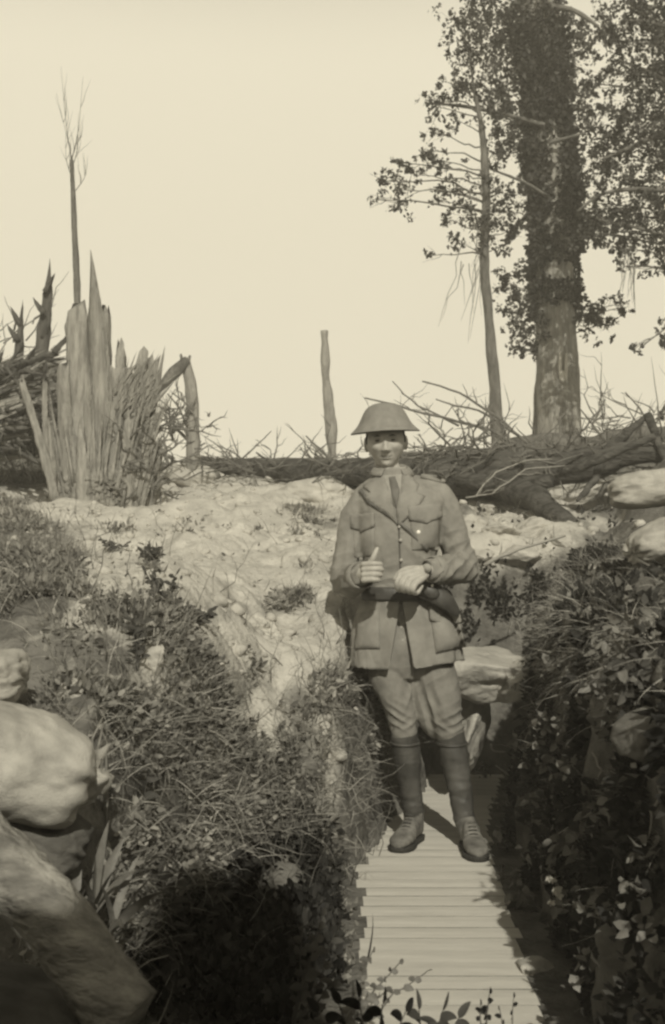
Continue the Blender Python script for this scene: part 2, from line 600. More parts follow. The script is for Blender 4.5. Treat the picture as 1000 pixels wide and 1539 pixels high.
# ------------------------------------------------------------------ walkway of boards
wl_ = lambda y: np.interp(y, [2, 3, 4.5, 5.2, 6.5], [.06, .075, .115, .20, .50])
wr_ = lambda y: np.interp(y, [2, 3, 4.76, 5.2, 6.5], [.50, .525, .625, .67, .93])
walk = empty('duckboard_walkway', at(650, 1500, 3.2) * 1, 'long pale walkway of close set boards along the trench floor under the man', 'walkway')
walk.location = (.35, 3.5, 0)
mb = MB()
y = 2.15
k = 0
while y < 6.55:
    d = .105 + .012 * rng.random()
    x0 = float(wl_(y)) - .004 + .010 * rng.random() - (.02 if 4.2 < y < 4.5 else 0)
    x1 = float(wr_(y)) + .006 - .014 * rng.random()
    dz = .0002 * rng.random()
    n = 14
    b = len(mb.v)
    for j in range(n + 1):
        t = j / n
        x = x0 + (x1 - x0) * t
        wv = 0.0
        ry = (0, 0)
        ex = .006 * float(rng.normal()) if j in (0, n) else 0
        for (yy, zz) in ((y + ry[0], -.02), (y + ry[0], dz + wv - .0001), (y + .004 + ry[0], dz + wv), (y + d / 2, dz + wv + .0015),
                         (y + d - .006 + ry[1], dz + wv), (y + d - .0004, dz + wv - .0001), (y + d - .0004, -.02)):
            mb.v.append((x + ex, yy, zz))
    for j in range(n):
        for q in range(7):
            q2 = (q + 1) % 7
            mb.f.append((b + j * 7 + q, b + (j + 1) * 7 + q, b + (j + 1) * 7 + q2, b + j * 7 + q2))
    mb.f.append(tuple(b + q for q in range(7)))
    mb.f.append(tuple(b + n * 7 + q for q in range(7))[::-1])
    y += d
    k += 1
mb.build('slats', M['plank'], walk, smooth=False)
mb = MB()
yy_ = np.linspace(2.16, 6.5, 60)
for v in yy_: mb.v += [(float(wl_(v)) + .02, v, -.0016), (float(wr_(v)) - .02, v, -.0016), (float(wl_(v)) + .02, v, -.018), (float(wr_(v)) - .02, v, -.018)]
for i in range(59):
    a_ = i * 4
    mb.f += [(a_, a_ + 1, a_ + 5, a_ + 4), (a_ + 2, a_ + 6, a_ + 7, a_ + 3), (a_, a_ + 4, a_ + 6, a_ + 2), (a_ + 1, a_ + 3, a_ + 7, a_ + 5)]
mb.build('packed_dust', M['plank'], walk, smooth=False)
for s in (.07, -.07):
    mb = MB()
    e = wl_ if s > 0 else wr_
    mb.tube([(float(e(q)) + s, q, -.045) for q in np.linspace(2.1, 6.4, 9)], .03, 4)
    mb.build('runner', M['runner'], walk, smooth=False)


# ------------------------------------------------------------------ sandbags and stones
def bagfn(seed, e=2.8):
    def fn(p):
        k = 1 / (np.abs(p) ** e).sum(-1) ** (1 / e) * .92
        return k * (1 + .10 * fbm(p * 1.5 + seed, 2) + .03 * fbm(p * 5 + seed, 2))
    return fn


def sandbag(c, r, rz, seed, label, m='bag', tilt=0.0, knot=None, group=None, cat='sandbag', roll=0):
    R = Matrix.Rotation(rz, 3, 'Z') @ Matrix.Rotation(tilt, 3, 'Y') @ Matrix.Rotation(roll, 3, 'X')
    mb = MB().ellipsoid(c, r, R, 120, 80, bagfn(seed))
    root = empty('sandbag', (c[0], c[1], c[2] - r[2]), label, cat, group)
    me = mb.mesh()
    def wr(co):
        q = (co - np.array(c)) @ np.array(R)
        u = q / np.array(r)
        w = fbm(co * 5 + seed, 3)
        crease = 1 - np.abs(fbm(co * np.array([3, 3, 6]) + seed * 3, 3)) * 2.2
        end = sm(np.abs(u[:, 0]), .45, .95)
        pucker = np.sin(np.arctan2(u[:, 2], u[:, 1]) * 9 + 3 * w) * end
        return .007 * w - .006 * np.clip(crease, 0, 1) ** 4 * (.3 + end) + .004 * pucker + .0015 * fbm(co * 30, 2)
    displace(me, wr)
    link('sack', me, M[m], root)
    if knot:
        kb = MB()
        p = Vector(c) + R @ Vector(knot[0])
        q = p + R @ Vector(knot[1])
        f_ = lambda t: p.lerp(q, t)
        kb.tube([f_(t) for t in (0, .2, .35, .42, .5, .65, .8, .92, 1)], [knot[2] * k for k in (1.5, 1.0, .62, .55, .66, .9, 1.0, .8, .2)], 40, .3, fs=9)
        me = kb.mesh()
        displace(me, lambda co: .006 * np.sin(np.arctan2(co[:, 2] - f_(.5).z, co[:, 1] - f_(.5).y) * 8) + .006 * fbm(co * 20, 3))
        link('tied_neck', me, M[m], root)
    return root


sandbag(at(25, 1142, 2.75), (.178, .21, .132), .35, 1.0, 'large pale sandbag above the leaning log at the lower left', knot=((.135, -.03, .03), (.055, -.03, -.055), .046), tilt=.30)
sandbag(at(-5, 1018, 3.05), (.075, .16, .075), .1, 4.0, 'small pale sandbag lying behind the large one at the left', tilt=.1)
sandbag(at(60, 1262, 2.78), (.12, .14, .085), .2, 6.0, 'sandbag beneath the large pale one at the left, shade painted into its colour', 'bagd', tilt=.3)
sandbag(at(20, 1570, 1.9), (.20, .16, .10), .3, 9.0, 'sandbag under the leaning log in the bottom corner, darkened with painted shade', 'bagd', tilt=.25)
sandbag(at(985, 735, 5.0), (.21, .17, .085), -.15, 12.0, 'big pale sandbag topmost on the right bank', tilt=-.12)
sandbag(at(1000, 812, 4.75), (.17, .15, .085), .25, 15.0, 'pale sandbag below the topmost one on the right bank', tilt=-.35)


def stone(c, r, seed, label=None, m='stone', group=None, rz=0, mbx=None, nu=70, nv=50, ang=.3):
    rs = np.random.default_rng(int(abs(seed) * 100) % 99991)
    pl = unit(rs.normal(size=(11, 3)))
    pd = rs.uniform(.62, .95, 11)
    def fn(p):
        # cut by random planes: a rough block, not a pebble
        k = np.min(np.where(p @ pl.T > .05, pd / np.maximum(p @ pl.T, .05), 9), axis=1)
        k = np.minimum(k, 1.15)
        return k * (1 + .12 * fbm(p * 1.4 + seed, 3) + .05 * fbm(p * 5 + seed, 3))
    R = Matrix.Rotation(rz, 3, 'Z') @ Matrix.Rotation(.25 * math.sin(seed * 7), 3, 'Y')
    if mbx is not None:
        mbx.ellipsoid(c, r, R, nu, nv, fn)
        return
    mb = MB().ellipsoid(c, tuple(q * 1.12 for q in r), R, nu, nv, fn)
    me = eval_mods(mb, [('SMOOTH', dict(factor=.5, iterations=2))])
    displace(me, lambda co: .003 * fbm(co * 30, 3))
    return tag(link('chalk_stone', me, M[m]), label, 'stone', group)


# pale blocks under the fallen trunk on the right bank
for (px, py, Y, rx, ry, rz, lab) in [
    (800, 796, 6.6, .16, .14, .060, 'broad flat pale stone under the fork of the fallen trunk'),
    (752, 800, 6.5, .09, .10, .055, 'pale stone beside the man\'s shoulder, left of the broad flat one'),
    (775, 838, 6.1, .12, .12, .055, 'long low pale stone at the front of the pile on the right bank'),
    (735, 770, 7.0, .10, .1, .05, 'pale stone just under the dark trunk, highest near the man'),
    (838, 812, 6.2, .06, .08, .055, 'small upright pale stone at the right end of the stone pile'),
    (826, 770, 6.9, .09, .1, .05, 'pale stone wedged below the end of the trunk fork'),
    (722, 838, 6.3, .07, .1, .05, 'small pale stone half hidden by the man\'s elbow'),
    (880, 740, 7.4, .20, .16, .07, 'pale stone right of the fork, beside the topmost sandbag'),
    (745, 1012, 5.75, .27, .25, .115, 'large pale jutting boulder beside the man\'s hip'),
    (800, 1018, 5.6, .20, .20, .085, 'sloping pale boulder end overhanging the dark hollow'),
    (704, 1085, 5.85, .075, .16, .30, 'pale boulder beside the man\'s knee'),
    (888, 862, 5.0, .05, .07, .05, 'small stone poking from the dark right bank below the sandbags'),
    (806, 1455, 3.35, .065, .06, .028, 'flat pale stone lying against the right edge of the walkway'),
]:
    c = hit(px, py, ry * .25) if py < 900 or py > 1400 else at(px, py, Y)
    stone(c, (rx, ry, rz), px * .37, lab, group='pale stones of the right bank' if py < 900 else None, rz=.3 * math.sin(px))
for (px, py, Y, rx, rz, lab) in [
    (300, 722, 9.2, .24, .10, 'pale rounded boulder on the crest right of the splintered stump'),
    (340, 738, 8.8, .13, .08, 'smaller pale rock right of the rounded crest boulder'),
    (225, 755, 8.6, .12, .07, 'pale rock at the foot of the splintered stump'),
    (470, 742, 7.6, .20, .09, 'pale mound of chalk on the crest left of the man'),
    (425, 755, 7.4, .12, .06, 'low pale rock left of the chalk mound near the man'),
    (400, 1128, 4.22, .055, .10, 'tall pale chalk face exposed in the weeds of the left bank'),
    (300, 1133, 3.95, .035, .035, 'small round pale stone in the weeds of the left bank'),
    (225, 990, 4.2, .06, .05, 'pale lump below the dark weed on the left slope'),
    (110, 1045, 3.4, .035, .045, 'small pale stone between the sandbags and the weeds'),
]:
    c = hit(px, py, rx * .3) 
    s_ = c.y / Y
    rx, rz = rx * s_, rz * s_
    stone(c, (rx, rx * .8, rz), px * .21, lab, rz=.4 * math.sin(px))

# crumbs of chalk lying over both banks
mbx = MB()
P, _ = scatter(2400, lambda c, px, py, n: (c[:, 1] > 4) * (c[:, 1] < 11) * np.clip(.15 + emask(px, py, CHALK) - .8 * emask(px, py, CDARK), 0, 2) * (c[:, 2] > .4))
for i, p in enumerate(P):
    r = .004 + .040 * rng.random() ** 5
    stone(p, (r, r, r * .7), i * 1.7, mbx=mbx, nu=8, nv=6)
tag(mbx.build('chalk_rubble', M['stone']), 'crumbled pale chalk scattered over the banks', 'rubble', None, 'stuff')

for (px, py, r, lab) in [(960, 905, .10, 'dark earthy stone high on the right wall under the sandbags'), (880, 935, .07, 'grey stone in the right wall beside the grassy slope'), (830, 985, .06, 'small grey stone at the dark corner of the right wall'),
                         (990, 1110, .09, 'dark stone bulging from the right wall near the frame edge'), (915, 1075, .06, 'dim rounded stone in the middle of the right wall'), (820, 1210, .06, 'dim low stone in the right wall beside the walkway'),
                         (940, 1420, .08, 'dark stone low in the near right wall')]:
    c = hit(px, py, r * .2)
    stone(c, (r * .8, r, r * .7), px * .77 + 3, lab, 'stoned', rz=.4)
for i, (a, b_, c_, d_) in enumerate([(905, 950, 892, 1010), (930, 985, 940, 1060), (870, 1010, 862, 1075), (955, 1120, 940, 1190), (890, 1130, 905, 1190), (990, 1180, 975, 1260)]):
    s_ = hit(a, b_, -.03)
    e_ = at(c_, d_, s_.y - .05)
    tag(MB().tube(wobble(s_, e_, 9, .25, i * 3.3), [.004, .0042, .004, .0036, .003, .0026, .002, .0015, .0008], 6).build('root', M['twigp']), ['thin root hanging highest under the right sandbags', 'crooked root hanging in the upper right wall', 'short root at the dark corner right of the man', 'hanging root near the right frame edge, above the trailing sprig', 'thin root in the middle of the right wall', 'lowest hanging root, close to the right frame edge'][i], 'root')

# ------------------------------------------------------------------ leaning log, lower left
lg = empty('leaning_log', at(100, 1330, 2.1), 'pale bare log slanting down across the lower left corner', 'log')
mb = MB()
p0, p1 = at(-160, 1040, 2.0), at(222, 1462, 1.85)
pts = [p0.lerp(p1, t) for t in np.linspace(0, 1, 40)]
# upper edge follows the photograph's line (0,1200)-(215,1455)
rr = [.062 - .010 * t for t in np.linspace(0, 1, 40)]
pts = [p + Vector((-.02, 0, -.062 + .01 * math.sin(i * .3))) for i, p in enumerate(pts)]
mb.tube(pts, rr, 40, .04, fs=10, seed=3)
me = mb.mesh()
displace(me, lambda co: .004 * fbm(co * np.array([14, 30, 30]), 4) - .005 * sm(fbm(co * np.array([6, 40, 40]) + 7, 3), .3, .5))
link('log_body', me, M['log'], lg)
# ------------------------------------------------------------------ fallen trunks on the skyline
MB_ = MB


def trunk_thing(name, label, cat, pts, rad, m='barkd', limbs=(), n=20, rough=.25, group=None, part='trunk'):
    pts = [Vector(p) for p in pts]
    root = empty(name, pts[0], label, cat, group)
    mb = MB()
    # resample
    P, Rr = [], []
    for i in range(len(pts) - 1):
        k = 8
        for j in range(k):
            t = j / k
            P.append(pts[i].lerp(pts[i + 1], t))
            Rr.append(rad[i] * (1 - t) + rad[i + 1] * t)
    P.append(pts[-1])
    Rr.append(rad[-1])
    for i in range(1, len(P) - 1):
        o = fbm(np.array([[i * .35, label.__len__() * .7, 2.2], [i * .35, 9.1, label.__len__() * .3]]), 3) * Rr[i] * .25
        P[i] = P[i] + Vector((o[0], 0, o[1]))
    mb.tube(P, Rr, n, rough, fs=6, seed=len(label))
    mb.build(part, M[m], root)
    for (lp, lr) in limbs:
        lp = [Vector(q) for q in lp]
        Q, R2 = [], []
        for i in range(len(lp) - 1):
            ww = wobble(lp[i], lp[i + 1], 5, .10, i + lr[0] * 900)
            if i: ww = ww[1:]
            Q += ww
        for i in range(len(Q)): R2.append(lr[0] + (lr[1] - lr[0]) * i / (len(Q) - 1))
        MB().tube(Q, R2, 8, .15, fs=6).build('limb', M[m], root)
    return root


A = at
trunk_thing('fallen_tree', 'thick dark fallen trunk lying across the right bank behind the man', 'fallen trunk',
            [A(648, 712, 8.7), A(700, 716, 8.6), A(770, 712, 8.5), A(860, 700, 8.4), A(940, 685, 8.3), A(1040, 672, 8.2)], [.10, .15, .15, .11, .085, .07],
            limbs=[([A(720, 722, 8.5), A(800, 748, 7.9), A(862, 790, 7.2)], (.13, .05)),
                   ([A(880, 700, 8.4), A(925, 665, 8.3), A(973, 625, 8.3)], (.05, .018)),
                   ([A(973, 625, 8.3), A(985, 650, 8.2), A(1003, 700, 8.1)], (.035, .02)),
                   ([A(840, 712, 8.2), A(905, 690, 8.0), A(985, 655, 7.9)], (.03, .025)),
                   ([A(690, 720, 8.4), A(760, 735, 8.2), A(830, 722, 8.0)], (.07, .05)),
                   ([A(905, 700, 8.2), A(880, 740, 8.0), A(868, 752, 7.9)], (.03, .012))])
trunk_thing('fallen_tree', 'long low grey fallen trunk running left behind the man along the skyline', 'fallen trunk',
            [A(300, 690, 11.5), A(350, 702, 10.8), A(430, 708, 10.2), A(540, 712, 9.7), A(650, 705, 9.4), A(760, 690, 9.2)], [.03, .085, .105, .11, .11, .08], 'barkd',
            limbs=[([A(420, 705, 10), A(400, 690, 10), A(385, 680, 10)], (.02, .006))])
trunk_thing('fallen_tree', 'pale topped fallen trunk lying behind the dark one below the tall tree', 'fallen trunk',
            [A(630, 700, 9.9), A(740, 690, 9.6), A(820, 676, 9.4), A(900, 668, 9.3), A(1010, 650, 9.2)], [.08, .12, .12, .09, .07], 'bark')

# bare branches over the crest (each its own)
BR = [
    ('long thin bare branch arching from above the helmet to the thin tree', [A(548, 598, 9.0), A(640, 622, 9.0), A(735, 645, 9.0), A(775, 668, 9.0)], (.006, .016)),
    ('thin bare branch curving high over the fallen trunk, topmost of them', [A(635, 573, 9.2), A(690, 590, 9.2), A(745, 625, 9.2), A(800, 672, 9.2), A(835, 690, 9.2)], (.006, .016)),
    ('thin bare branch under the topmost arching one', [A(655, 600, 9.1), A(720, 617, 9.1), A(780, 655, 9.1)], (.005, .012)),
    ('short bare branch forking up behind the helmet', [A(590, 573, 9.3), A(628, 610, 9.3), A(690, 640, 9.3)], (.004, .009)),
    ('looping pale switch over the dark trunk', [A(716, 745, 7.9), A(745, 710, 8.0), A(790, 692, 8.1), A(830, 690, 8.2)], (.005, .004)),
    ('pale switch sweeping along the face of the dark trunk', [A(700, 748, 7.9), A(740, 742, 7.9), A(790, 705, 8.0), A(850, 700, 8.2)], (.005, .004)),
    ('crooked branch stub standing up right of the man', [A(700, 690, 9.0), A(714, 660, 9.0), A(735, 655, 9.0), A(722, 640, 9.0), A(740, 600, 9.0)], (.016, .006)),
    ('bent bare branch across the pale stones', [A(728, 850, 5.9), A(780, 825, 5.9), A(850, 805, 6.0)], (.011, .006)),
    ('forked bare branch left of the bare post', [A(460, 655, 12.5), A(480, 675, 12.5), A(497, 690, 12.5)], (.008, .02)),
    ('short forked branch leaning on the bare post', [A(468, 668, 12.8), A(490, 692, 12.8), A(505, 706, 12.8)], (.006, .018)),
    ('thin twig leaning left on the skyline middle', [A(408, 648, 11.0), A(385, 670, 11.0), A(358, 695, 11.0)], (.004, .009)),
    ('thin bare branch leaning right of the tall tree', [A(910, 600, 8.9), A(890, 640, 8.9), A(935, 690, 8.9)], (.006, .012)),
    ('thin branch rising left at the foot of the tall tree', [A(870, 612, 9.0), A(900, 650, 9.0), A(930, 680, 9.0)], (.005, .012)),
    ('rising bare branch at the right edge beyond the trunk', [A(940, 590, 9.2), A(980, 640, 9.2), A(1010, 668, 9.2)], (.005, .012)),
    ('broken branch on the left bank edge', [A(-20, 905, 3.9), A(40, 898, 3.9), A(90, 890, 4.0)], (.006, .004)),
    ('pale stick lying across the left slope', [A(-20, 948, 4.1), A(80, 938, 4.2), A(190, 932, 4.3)], (.008, .004)),
    ('pale stick lying across the weeds at the left edge', [A(-20, 862, 4.8), A(50, 852, 4.8), A(125, 850, 4.9)], (.009, .004)),
]
for lab, pts, rd in BR:
    q = []
    for i in range(len(pts) - 1):
        ww = wobble(pts[i], pts[i + 1], 5, .05, i + len(lab))
        q += ww if i == 0 else ww[1:]
    rr = [rd[0] + (rd[1] - rd[0]) * i / (len(q) - 1) for i in range(len(q))]
    mb = MB().tube(q, rr, 7)
    for j in range(5):
        i = int(rng.integers(2, len(q) - 1))
        L = (q[-1] - q[0]).length * rng.uniform(.08, .22)
        d = Vector((rng.normal(), rng.normal() * .5, abs(rng.normal()))).normalized()
        mb.tube(wobble(q[i], q[i] + d * L, 5, .15, j), [rr[i] * .6, rr[i] * .5, rr[i] * .4, rr[i] * .3, .001], 5)
    tag(mb.build('bare_branch', M['twigp' if ('pale' in lab or 'switch' in lab) else 'twig']), lab, 'branch', 'bare branches on the banks')

# tangle of brushwood that nobody could count
mb = MB()
def brush(n, box, Y, L, r, dirs=(1, .5, .6)):
    for i in range(n):
        p = A(rng.uniform(box[0], box[1]), rng.uniform(box[2], box[3]), rng.uniform(*Y))
        d = Vector((rng.normal() * dirs[0], rng.normal() * dirs[1], rng.normal() * dirs[2] + .15)).normalized()
        l = rng.uniform(.3, 1) * L
        q = wobble(p, p + d * l, 6, .2, i * 1.3)
        mb.tube(q, [r, r * .9, r * .75, r * .6, r * .4, r * .15], 5)
        for j in range(2):
            a_ = q[int(rng.integers(1, 5))]
            d2 = (d + Vector((rng.normal(), rng.normal(), rng.normal())) * .6).normalized()
            mb.tube(wobble(a_, a_ + d2 * l * .4, 4, .2, j), [r * .5, r * .4, r * .3, r * .1], 4)
brush(110, (300, 560, 690, 715), (9.2, 11), .5, .008, (1, .4, .35))
brush(130, (620, 1000, 668, 712), (8.2, 9.5), .6, .009, (1, .4, .4))
brush(40, (850, 1010, 610, 690), (9, 10), .7, .006, (.7, .4, .8))
brush(26, (545, 760, 640, 700), (9, 10), .6, .005, (.8, .4, .8))
brush(40, (235, 320, 600, 700), (9.5, 11), .4, .008, (.8, .4, .7))
brush(60, (180, 260, 640, 740), (8.6, 9.2), .4, .010, (.6, .4, .8))
brush(30, (0, 60, 560, 700), (9, 10.5), .8, .008, (.6, .4, .8))
tag(mb.build('brushwood', M['twig']), 'tangled dead brushwood along the skyline', 'brushwood', None, 'stuff')

#@@TREES
# ------------------------------------------------------------------ splintered wood, left
def shard(p0, p1, w0, w1, th, seed, mb, tip='point', nseg=14):
    """a riven splinter: ragged strip of wood with real thickness, fibres running along it"""
    p0, p1 = Vector(p0), Vector(p1)
    ax = (p1 - p0).normalized()
    side = ax.cross(Vector((0, 1, 0))).normalized()
    dep = side.cross(ax).normalized()
    n = 12
    b = len(mb.v)
    rg = np.random.default_rng(int(seed * 10) + 5)
    ph = rg.uniform(0, 6, 4)
    groove = 1 + .22 * rg.normal(size=n)
    for i in range(nseg + 1):
        t = i / nseg
        if tip == 'point':
            w = w0 * (1 - t) + w1 * t
            if t > .6: w *= max(1 - ((t - .6) / .4) ** 1.5, .03)
        else:
            w = w0 * (1 - t) + w1 * t
        c = p0.lerp(p1, t) + side * (math.sin(t * 4 + ph[0]) * w0 * .10) + dep * (math.sin(t * 3 + ph[1]) * th * .4)
        w *= 1 + .08 * rg.normal()
        for k in range(n):
            an = 2 * math.pi * k / n
            g = groove[k] * (1 + .07 * rg.normal())
            top = (rg.uniform(-.5, .5) * w0 * 1.2) if (i == nseg and tip != 'point') else 0
            mb.v.append(tuple(c + side * math.cos(an) * w * .5 * g + dep * math.sin(an) * min(th, w) * .5 * g + ax * top))
    for i in range(nseg):
        for k in range(n):
            mb.f.append((b + i * n + k, b + i * n + (k + 1) % n, b + (i + 1) * n + (k + 1) % n, b + (i + 1) * n + k))
    mb.f.append(tuple(b + k for k in range(n))[::-1])
    mb.f.append(tuple(b + nseg * n + k for k in range(n)))
    return mb


st = empty('shattered_stump', A(150, 775, 9.0), 'tall pale shell shattered tree stump bristling with splinters', 'tree stump')
mb = MB()
cb, ct = A(150, 800, 9.1), A(150, 555, 9.1)
mb.loft([(cb.lerp(ct, t), (.39 - .17 * t + .02 * math.sin(t * 9), 0, 0), (0, .28 - .09 * t, 0)) for t in np.linspace(0, 1, 22)], 64, 2)
me = mb.mesh()
displace(me, lambda co: .035 * fbm(co * np.array([16, 16, 1.6]), 3) + .015 * fbm(co * np.array([50, 50, 4]), 2))
link('stump_base', me, M['split'], st)
SH = [  # base px,py  top px,py  w0 w1 tip Y
    (118, 770, 118, 466, .17, .16, 'flat', 8.85), (150, 760, 153, 468, .13, .09, 'flat', 8.95), (166, 765, 136, 376, .21, .10, 'point', 8.9),
    (100, 775, 97, 552, .11, .11, 'flat', 8.8), (178, 765, 180, 517, .10, .07, 'flat', 8.95), (188, 740, 214, 538, .14, .08, 'flat', 8.95),
    (196, 745, 247, 520, .12, .05, 'point', 9.0), (203, 745, 228, 545, .12, .09, 'flat', 9.05), (85, 740, 32, 572, .07, .055, 'flat', 8.6),
    (78, 730, 72, 615, .06, .03, 'point', 8.65), (70, 690, 68, 575, .045, .04, 'flat', 8.7), (212, 745, 240, 585, .11, .05, 'point', 8.95),
    (215, 750, 246, 655, .10, .05, 'point', 8.9), (140, 770, 131, 560, .12, .05, 'point', 8.75), (170, 775, 163, 600, .12, .05, 'point', 8.75),
    (128, 775, 120, 620, .11, .05, 'point', 8.7), (190, 770, 196, 610, .11, .05, 'point', 8.75), (205, 760, 222, 640, .09, .03, 'point', 8.8)]
for i, (a, b_, c, d, w0, w1, tip, Y) in enumerate(SH):
    shard(A(a, b_ + 14, Y), A(c, d, Y + .1), w0, w1, .08, i + 1, MB(), tip).build('splinter', M['split'], st)
mb = MB()
for i in range(330):
    t = rng.random()
    a = 92 + 118 * t
    lean = (t - .4) * 60
    h = rng.uniform(25, 135) if i % 3 else rng.uniform(60, 200)
    shard(A(a, 780 - rng.uniform(0, 60), 8.8 - .15 * math.sin(t * 3.1)), A(a + lean * h / 130 + rng.normal() * 6, 770 - h, 8.85), .012 + .035 * rng.random() ** 2, .008, .02, 100 + i, mb, 'point', 7)
for i in range(200):
    a = rng.uniform(170, 215)
    l = rng.uniform(25, 85)
    an = rng.uniform(.15, .95)
    b_ = rng.uniform(590, 760)
    shard(A(a, b_, 8.95), A(a + l * math.sin(an), b_ - l * math.cos(an), 8.9), .012 + .03 * rng.random(), .008, .02, 300 + i, mb, 'point', 6)
mb.build('splinter_mass', M['split'], st)

ft = empty('fallen_splintered_trunk', A(10, 640, 9.6), 'dark torn trunk lying splintered at the left edge behind the stump', 'fallen trunk')
mb = MB()
for i in range(420):
    t = rng.random()
    py = 545 + 130 * t
    x0 = rng.uniform(-120, 20)
    l = rng.uniform(70, 150)
    dy = -26 + 20 * t + rng.normal() * 9
    Y = 9.7 - .45 * math.sin(t * 3.1) + rng.normal() * .06
    shard(A(x0, py + 18 - 20 * (x0 / 100), Y), A(min(x0 + l, 112), py + 18 + dy - 10, Y), .02 + .03 * rng.random(), .008, .02, 500 + i, mb, 'point', 7)
mb.build('torn_fibres', M['split'], ft)
mb = MB()
for i in range(170):
    a, b_ = rng.uniform(-40, 108), rng.uniform(540, 690)
    l = rng.uniform(15, 60)
    an = rng.uniform(-1.2, 1.6)
    Y = 9.25 + rng.normal() * .12
    shard(A(a, b_, Y), A(min(a + l * math.cos(an), 115), b_ - l * math.sin(an) * .8, Y - .05), .02 + .03 * rng.random(), .006, .02, 1500 + i, mb, 'point', 6)
mb.build('jumbled_splinters', M['splitd'], ft)
mb = MB()
mb.tube([A(-170, 640, 9.9), A(-60, 615, 9.9), A(20, 600, 9.9), A(90, 585, 9.9)], [.34, .32, .30, .26], 30, .3, fs=9)
mb.build('trunk', M['splitd'], ft)
for i, (a, b_, c, d, w0, w1) in enumerate([(5, 560, 82, 530, .06, .05), (82, 530, 100, 505, .05, .03), (-20, 600, 60, 560, .07, .06)]):
    shard(A(a, b_, 9.4), A(c, d, 9.4), w0, w1, .06, 800 + i, MB(), 'flat').build('splinter', M['splitd'], ft)

for (a, b_, c, d, w0, lab) in [(60, 560, 70, 386, .17, 'dark jagged broken trunk spike standing left of the pale stump'),
                              (14, 575, 38, 452, .10, 'short dark leaning spike at the far left edge')]:
    r = empty('broken_tree', A(a, b_ + 70, 10.2), lab, 'broken tree', 'dark spikes behind the fallen torn trunk')
    mb = shard(A(a, b_ + 80, 10.2), A(c, d, 10.2), w0, w0 * .6, w0 * .8, a, MB(), 'point', 18)
    mb.build('trunk', M['splitd'], r)
    mb = MB()
    for j in range(3):
        q = A(a + (c - a) * (.3 + .2 * j), b_ + (d - b_) * (.3 + .2 * j), 10.15)
        shard(q, q + Vector((rng.choice([-1, 1]) * .09, 0, .16)), .05, .02, .04, 40 + j, mb, 'point', 6)
    mb.build('splinter', M['splitd'], r)

# ------------------------------------------------------------------ standing trees
def bez(p, n=24):
    p = [Vector(q) for q in p]
    out = []
    m = len(p)
    for i in range(m - 1):
        a, b_, c, d = p[max(i - 1, 0)], p[i], p[i + 1], p[min(i + 2, m - 1)]
        k = max(3, n // (m - 1))
        for j in range(k):
            t = j / k
            out.append(.5 * ((2 * b_) + (c - a) * t + (2 * a - 5 * b_ + 4 * c - d) * t * t + (3 * b_ - a - 3 * c + d) * t ** 3))
    out.append(p[-1])
    return out


def rads(n, r):
    return [float(np.interp(i / (n - 1), np.linspace(0, 1, len(r)), r)) for i in range(n)]


r = empty('bare_sapling', A(115, 640, 9.9), 'tall thin bare sapling rising behind the pale stump into the sky', 'tree')
p = bez([A(118, 660, 9.9), A(117, 470, 9.9), A(112, 340, 9.9), A(108, 240, 9.9)], 30)
MB().tube(p, rads(len(p), [.033, .028, .024, .014]), 10, .2, fs=6).build('trunk', M['bark'], r)
for i, (pts, rr) in enumerate([([A(108, 240, 9.9), A(100, 190, 9.9), A(92, 100, 9.9)], .007), ([A(108, 240, 9.9), A(118, 195, 9.9), A(125, 115, 9.9)], .007),
                               ([A(111, 290, 9.9), A(128, 265, 9.9), A(132, 235, 9.9)], .006), ([A(108, 245, 9.9), A(103, 215, 9.9), A(85, 140, 9.9)], .005),
                               ([A(109, 250, 9.9), A(116, 225, 9.9), A(118, 170, 9.9)], .006), ([A(110, 270, 9.9), A(100, 240, 9.9), A(99, 200, 9.9)], .006)]):
    q = bez(pts, 10)
    mb = MB().tube(q, rads(len(q), [rr * .8, rr * .35, .0008]), 6)
    for j in range(4):
        s = q[int(rng.integers(2, 8))]
        mb.tube(wobble(s, s + Vector((rng.normal() * .07, rng.normal() * .05, .16 + .1 * rng.random())), 5, .1, j), [.0022, .002, .0015, .001, .0006], 4)
    mb.build('branch', M['twig'], r)

r = empty('broken_sapling', A(20, 620, 10.6), 'faint twiggy dead sapling at the far left behind the spikes', 'tree')
mb = MB()
for i in range(16):
    s = A(rng.uniform(-20, 50), rng.uniform(470, 600), 10.6)
    mb.tube(wobble(s, s + Vector((rng.uniform(-.1, .35), rng.normal() * .1, rng.uniform(.1, .5))), 6, .2, i), [.007, .006, .005, .004, .003, .0015], 5)
mb.build('branch', M['twig'], r)

r = empty('snapped_tree', A(290, 700, 10.8), 'snapped leaning grey tree bent over at the top, right of the pale stump', 'tree')
p = bez([A(291, 715, 10.8), A(290, 640, 10.8), A(287, 580, 10.8), A(277, 540, 10.8)], 26)
MB().tube(p, rads(len(p), [.07, .055, .05, .045]), 14, .25, fs=6).build('trunk', M['pale_bark'], r)
p = bez([A(281, 543, 10.8), A(262, 560, 10.7), A(235, 590, 10.6)], 14)
MB().tube(p, rads(len(p), [.045, .05, .035]), 12, .25, fs=6).build('snapped_top', M['bark'], r)
for pts, rr in [([A(284, 662, 10.8), A(262, 640, 10.8), A(254, 622, 10.8)], .018), ([A(286, 655, 10.8), A(270, 615, 10.8), A(252, 592, 10.8)], .012), ([A(274, 545, 10.8), A(272, 532, 10.8)], .02), ([A(283, 545, 10.8), A(286, 534, 10.8)], .018)]:
    q = bez(pts, 8)
    MB().tube(q, rads(len(q), [rr, rr * .5]), 7, .2).build('branch', M['bark'], r)

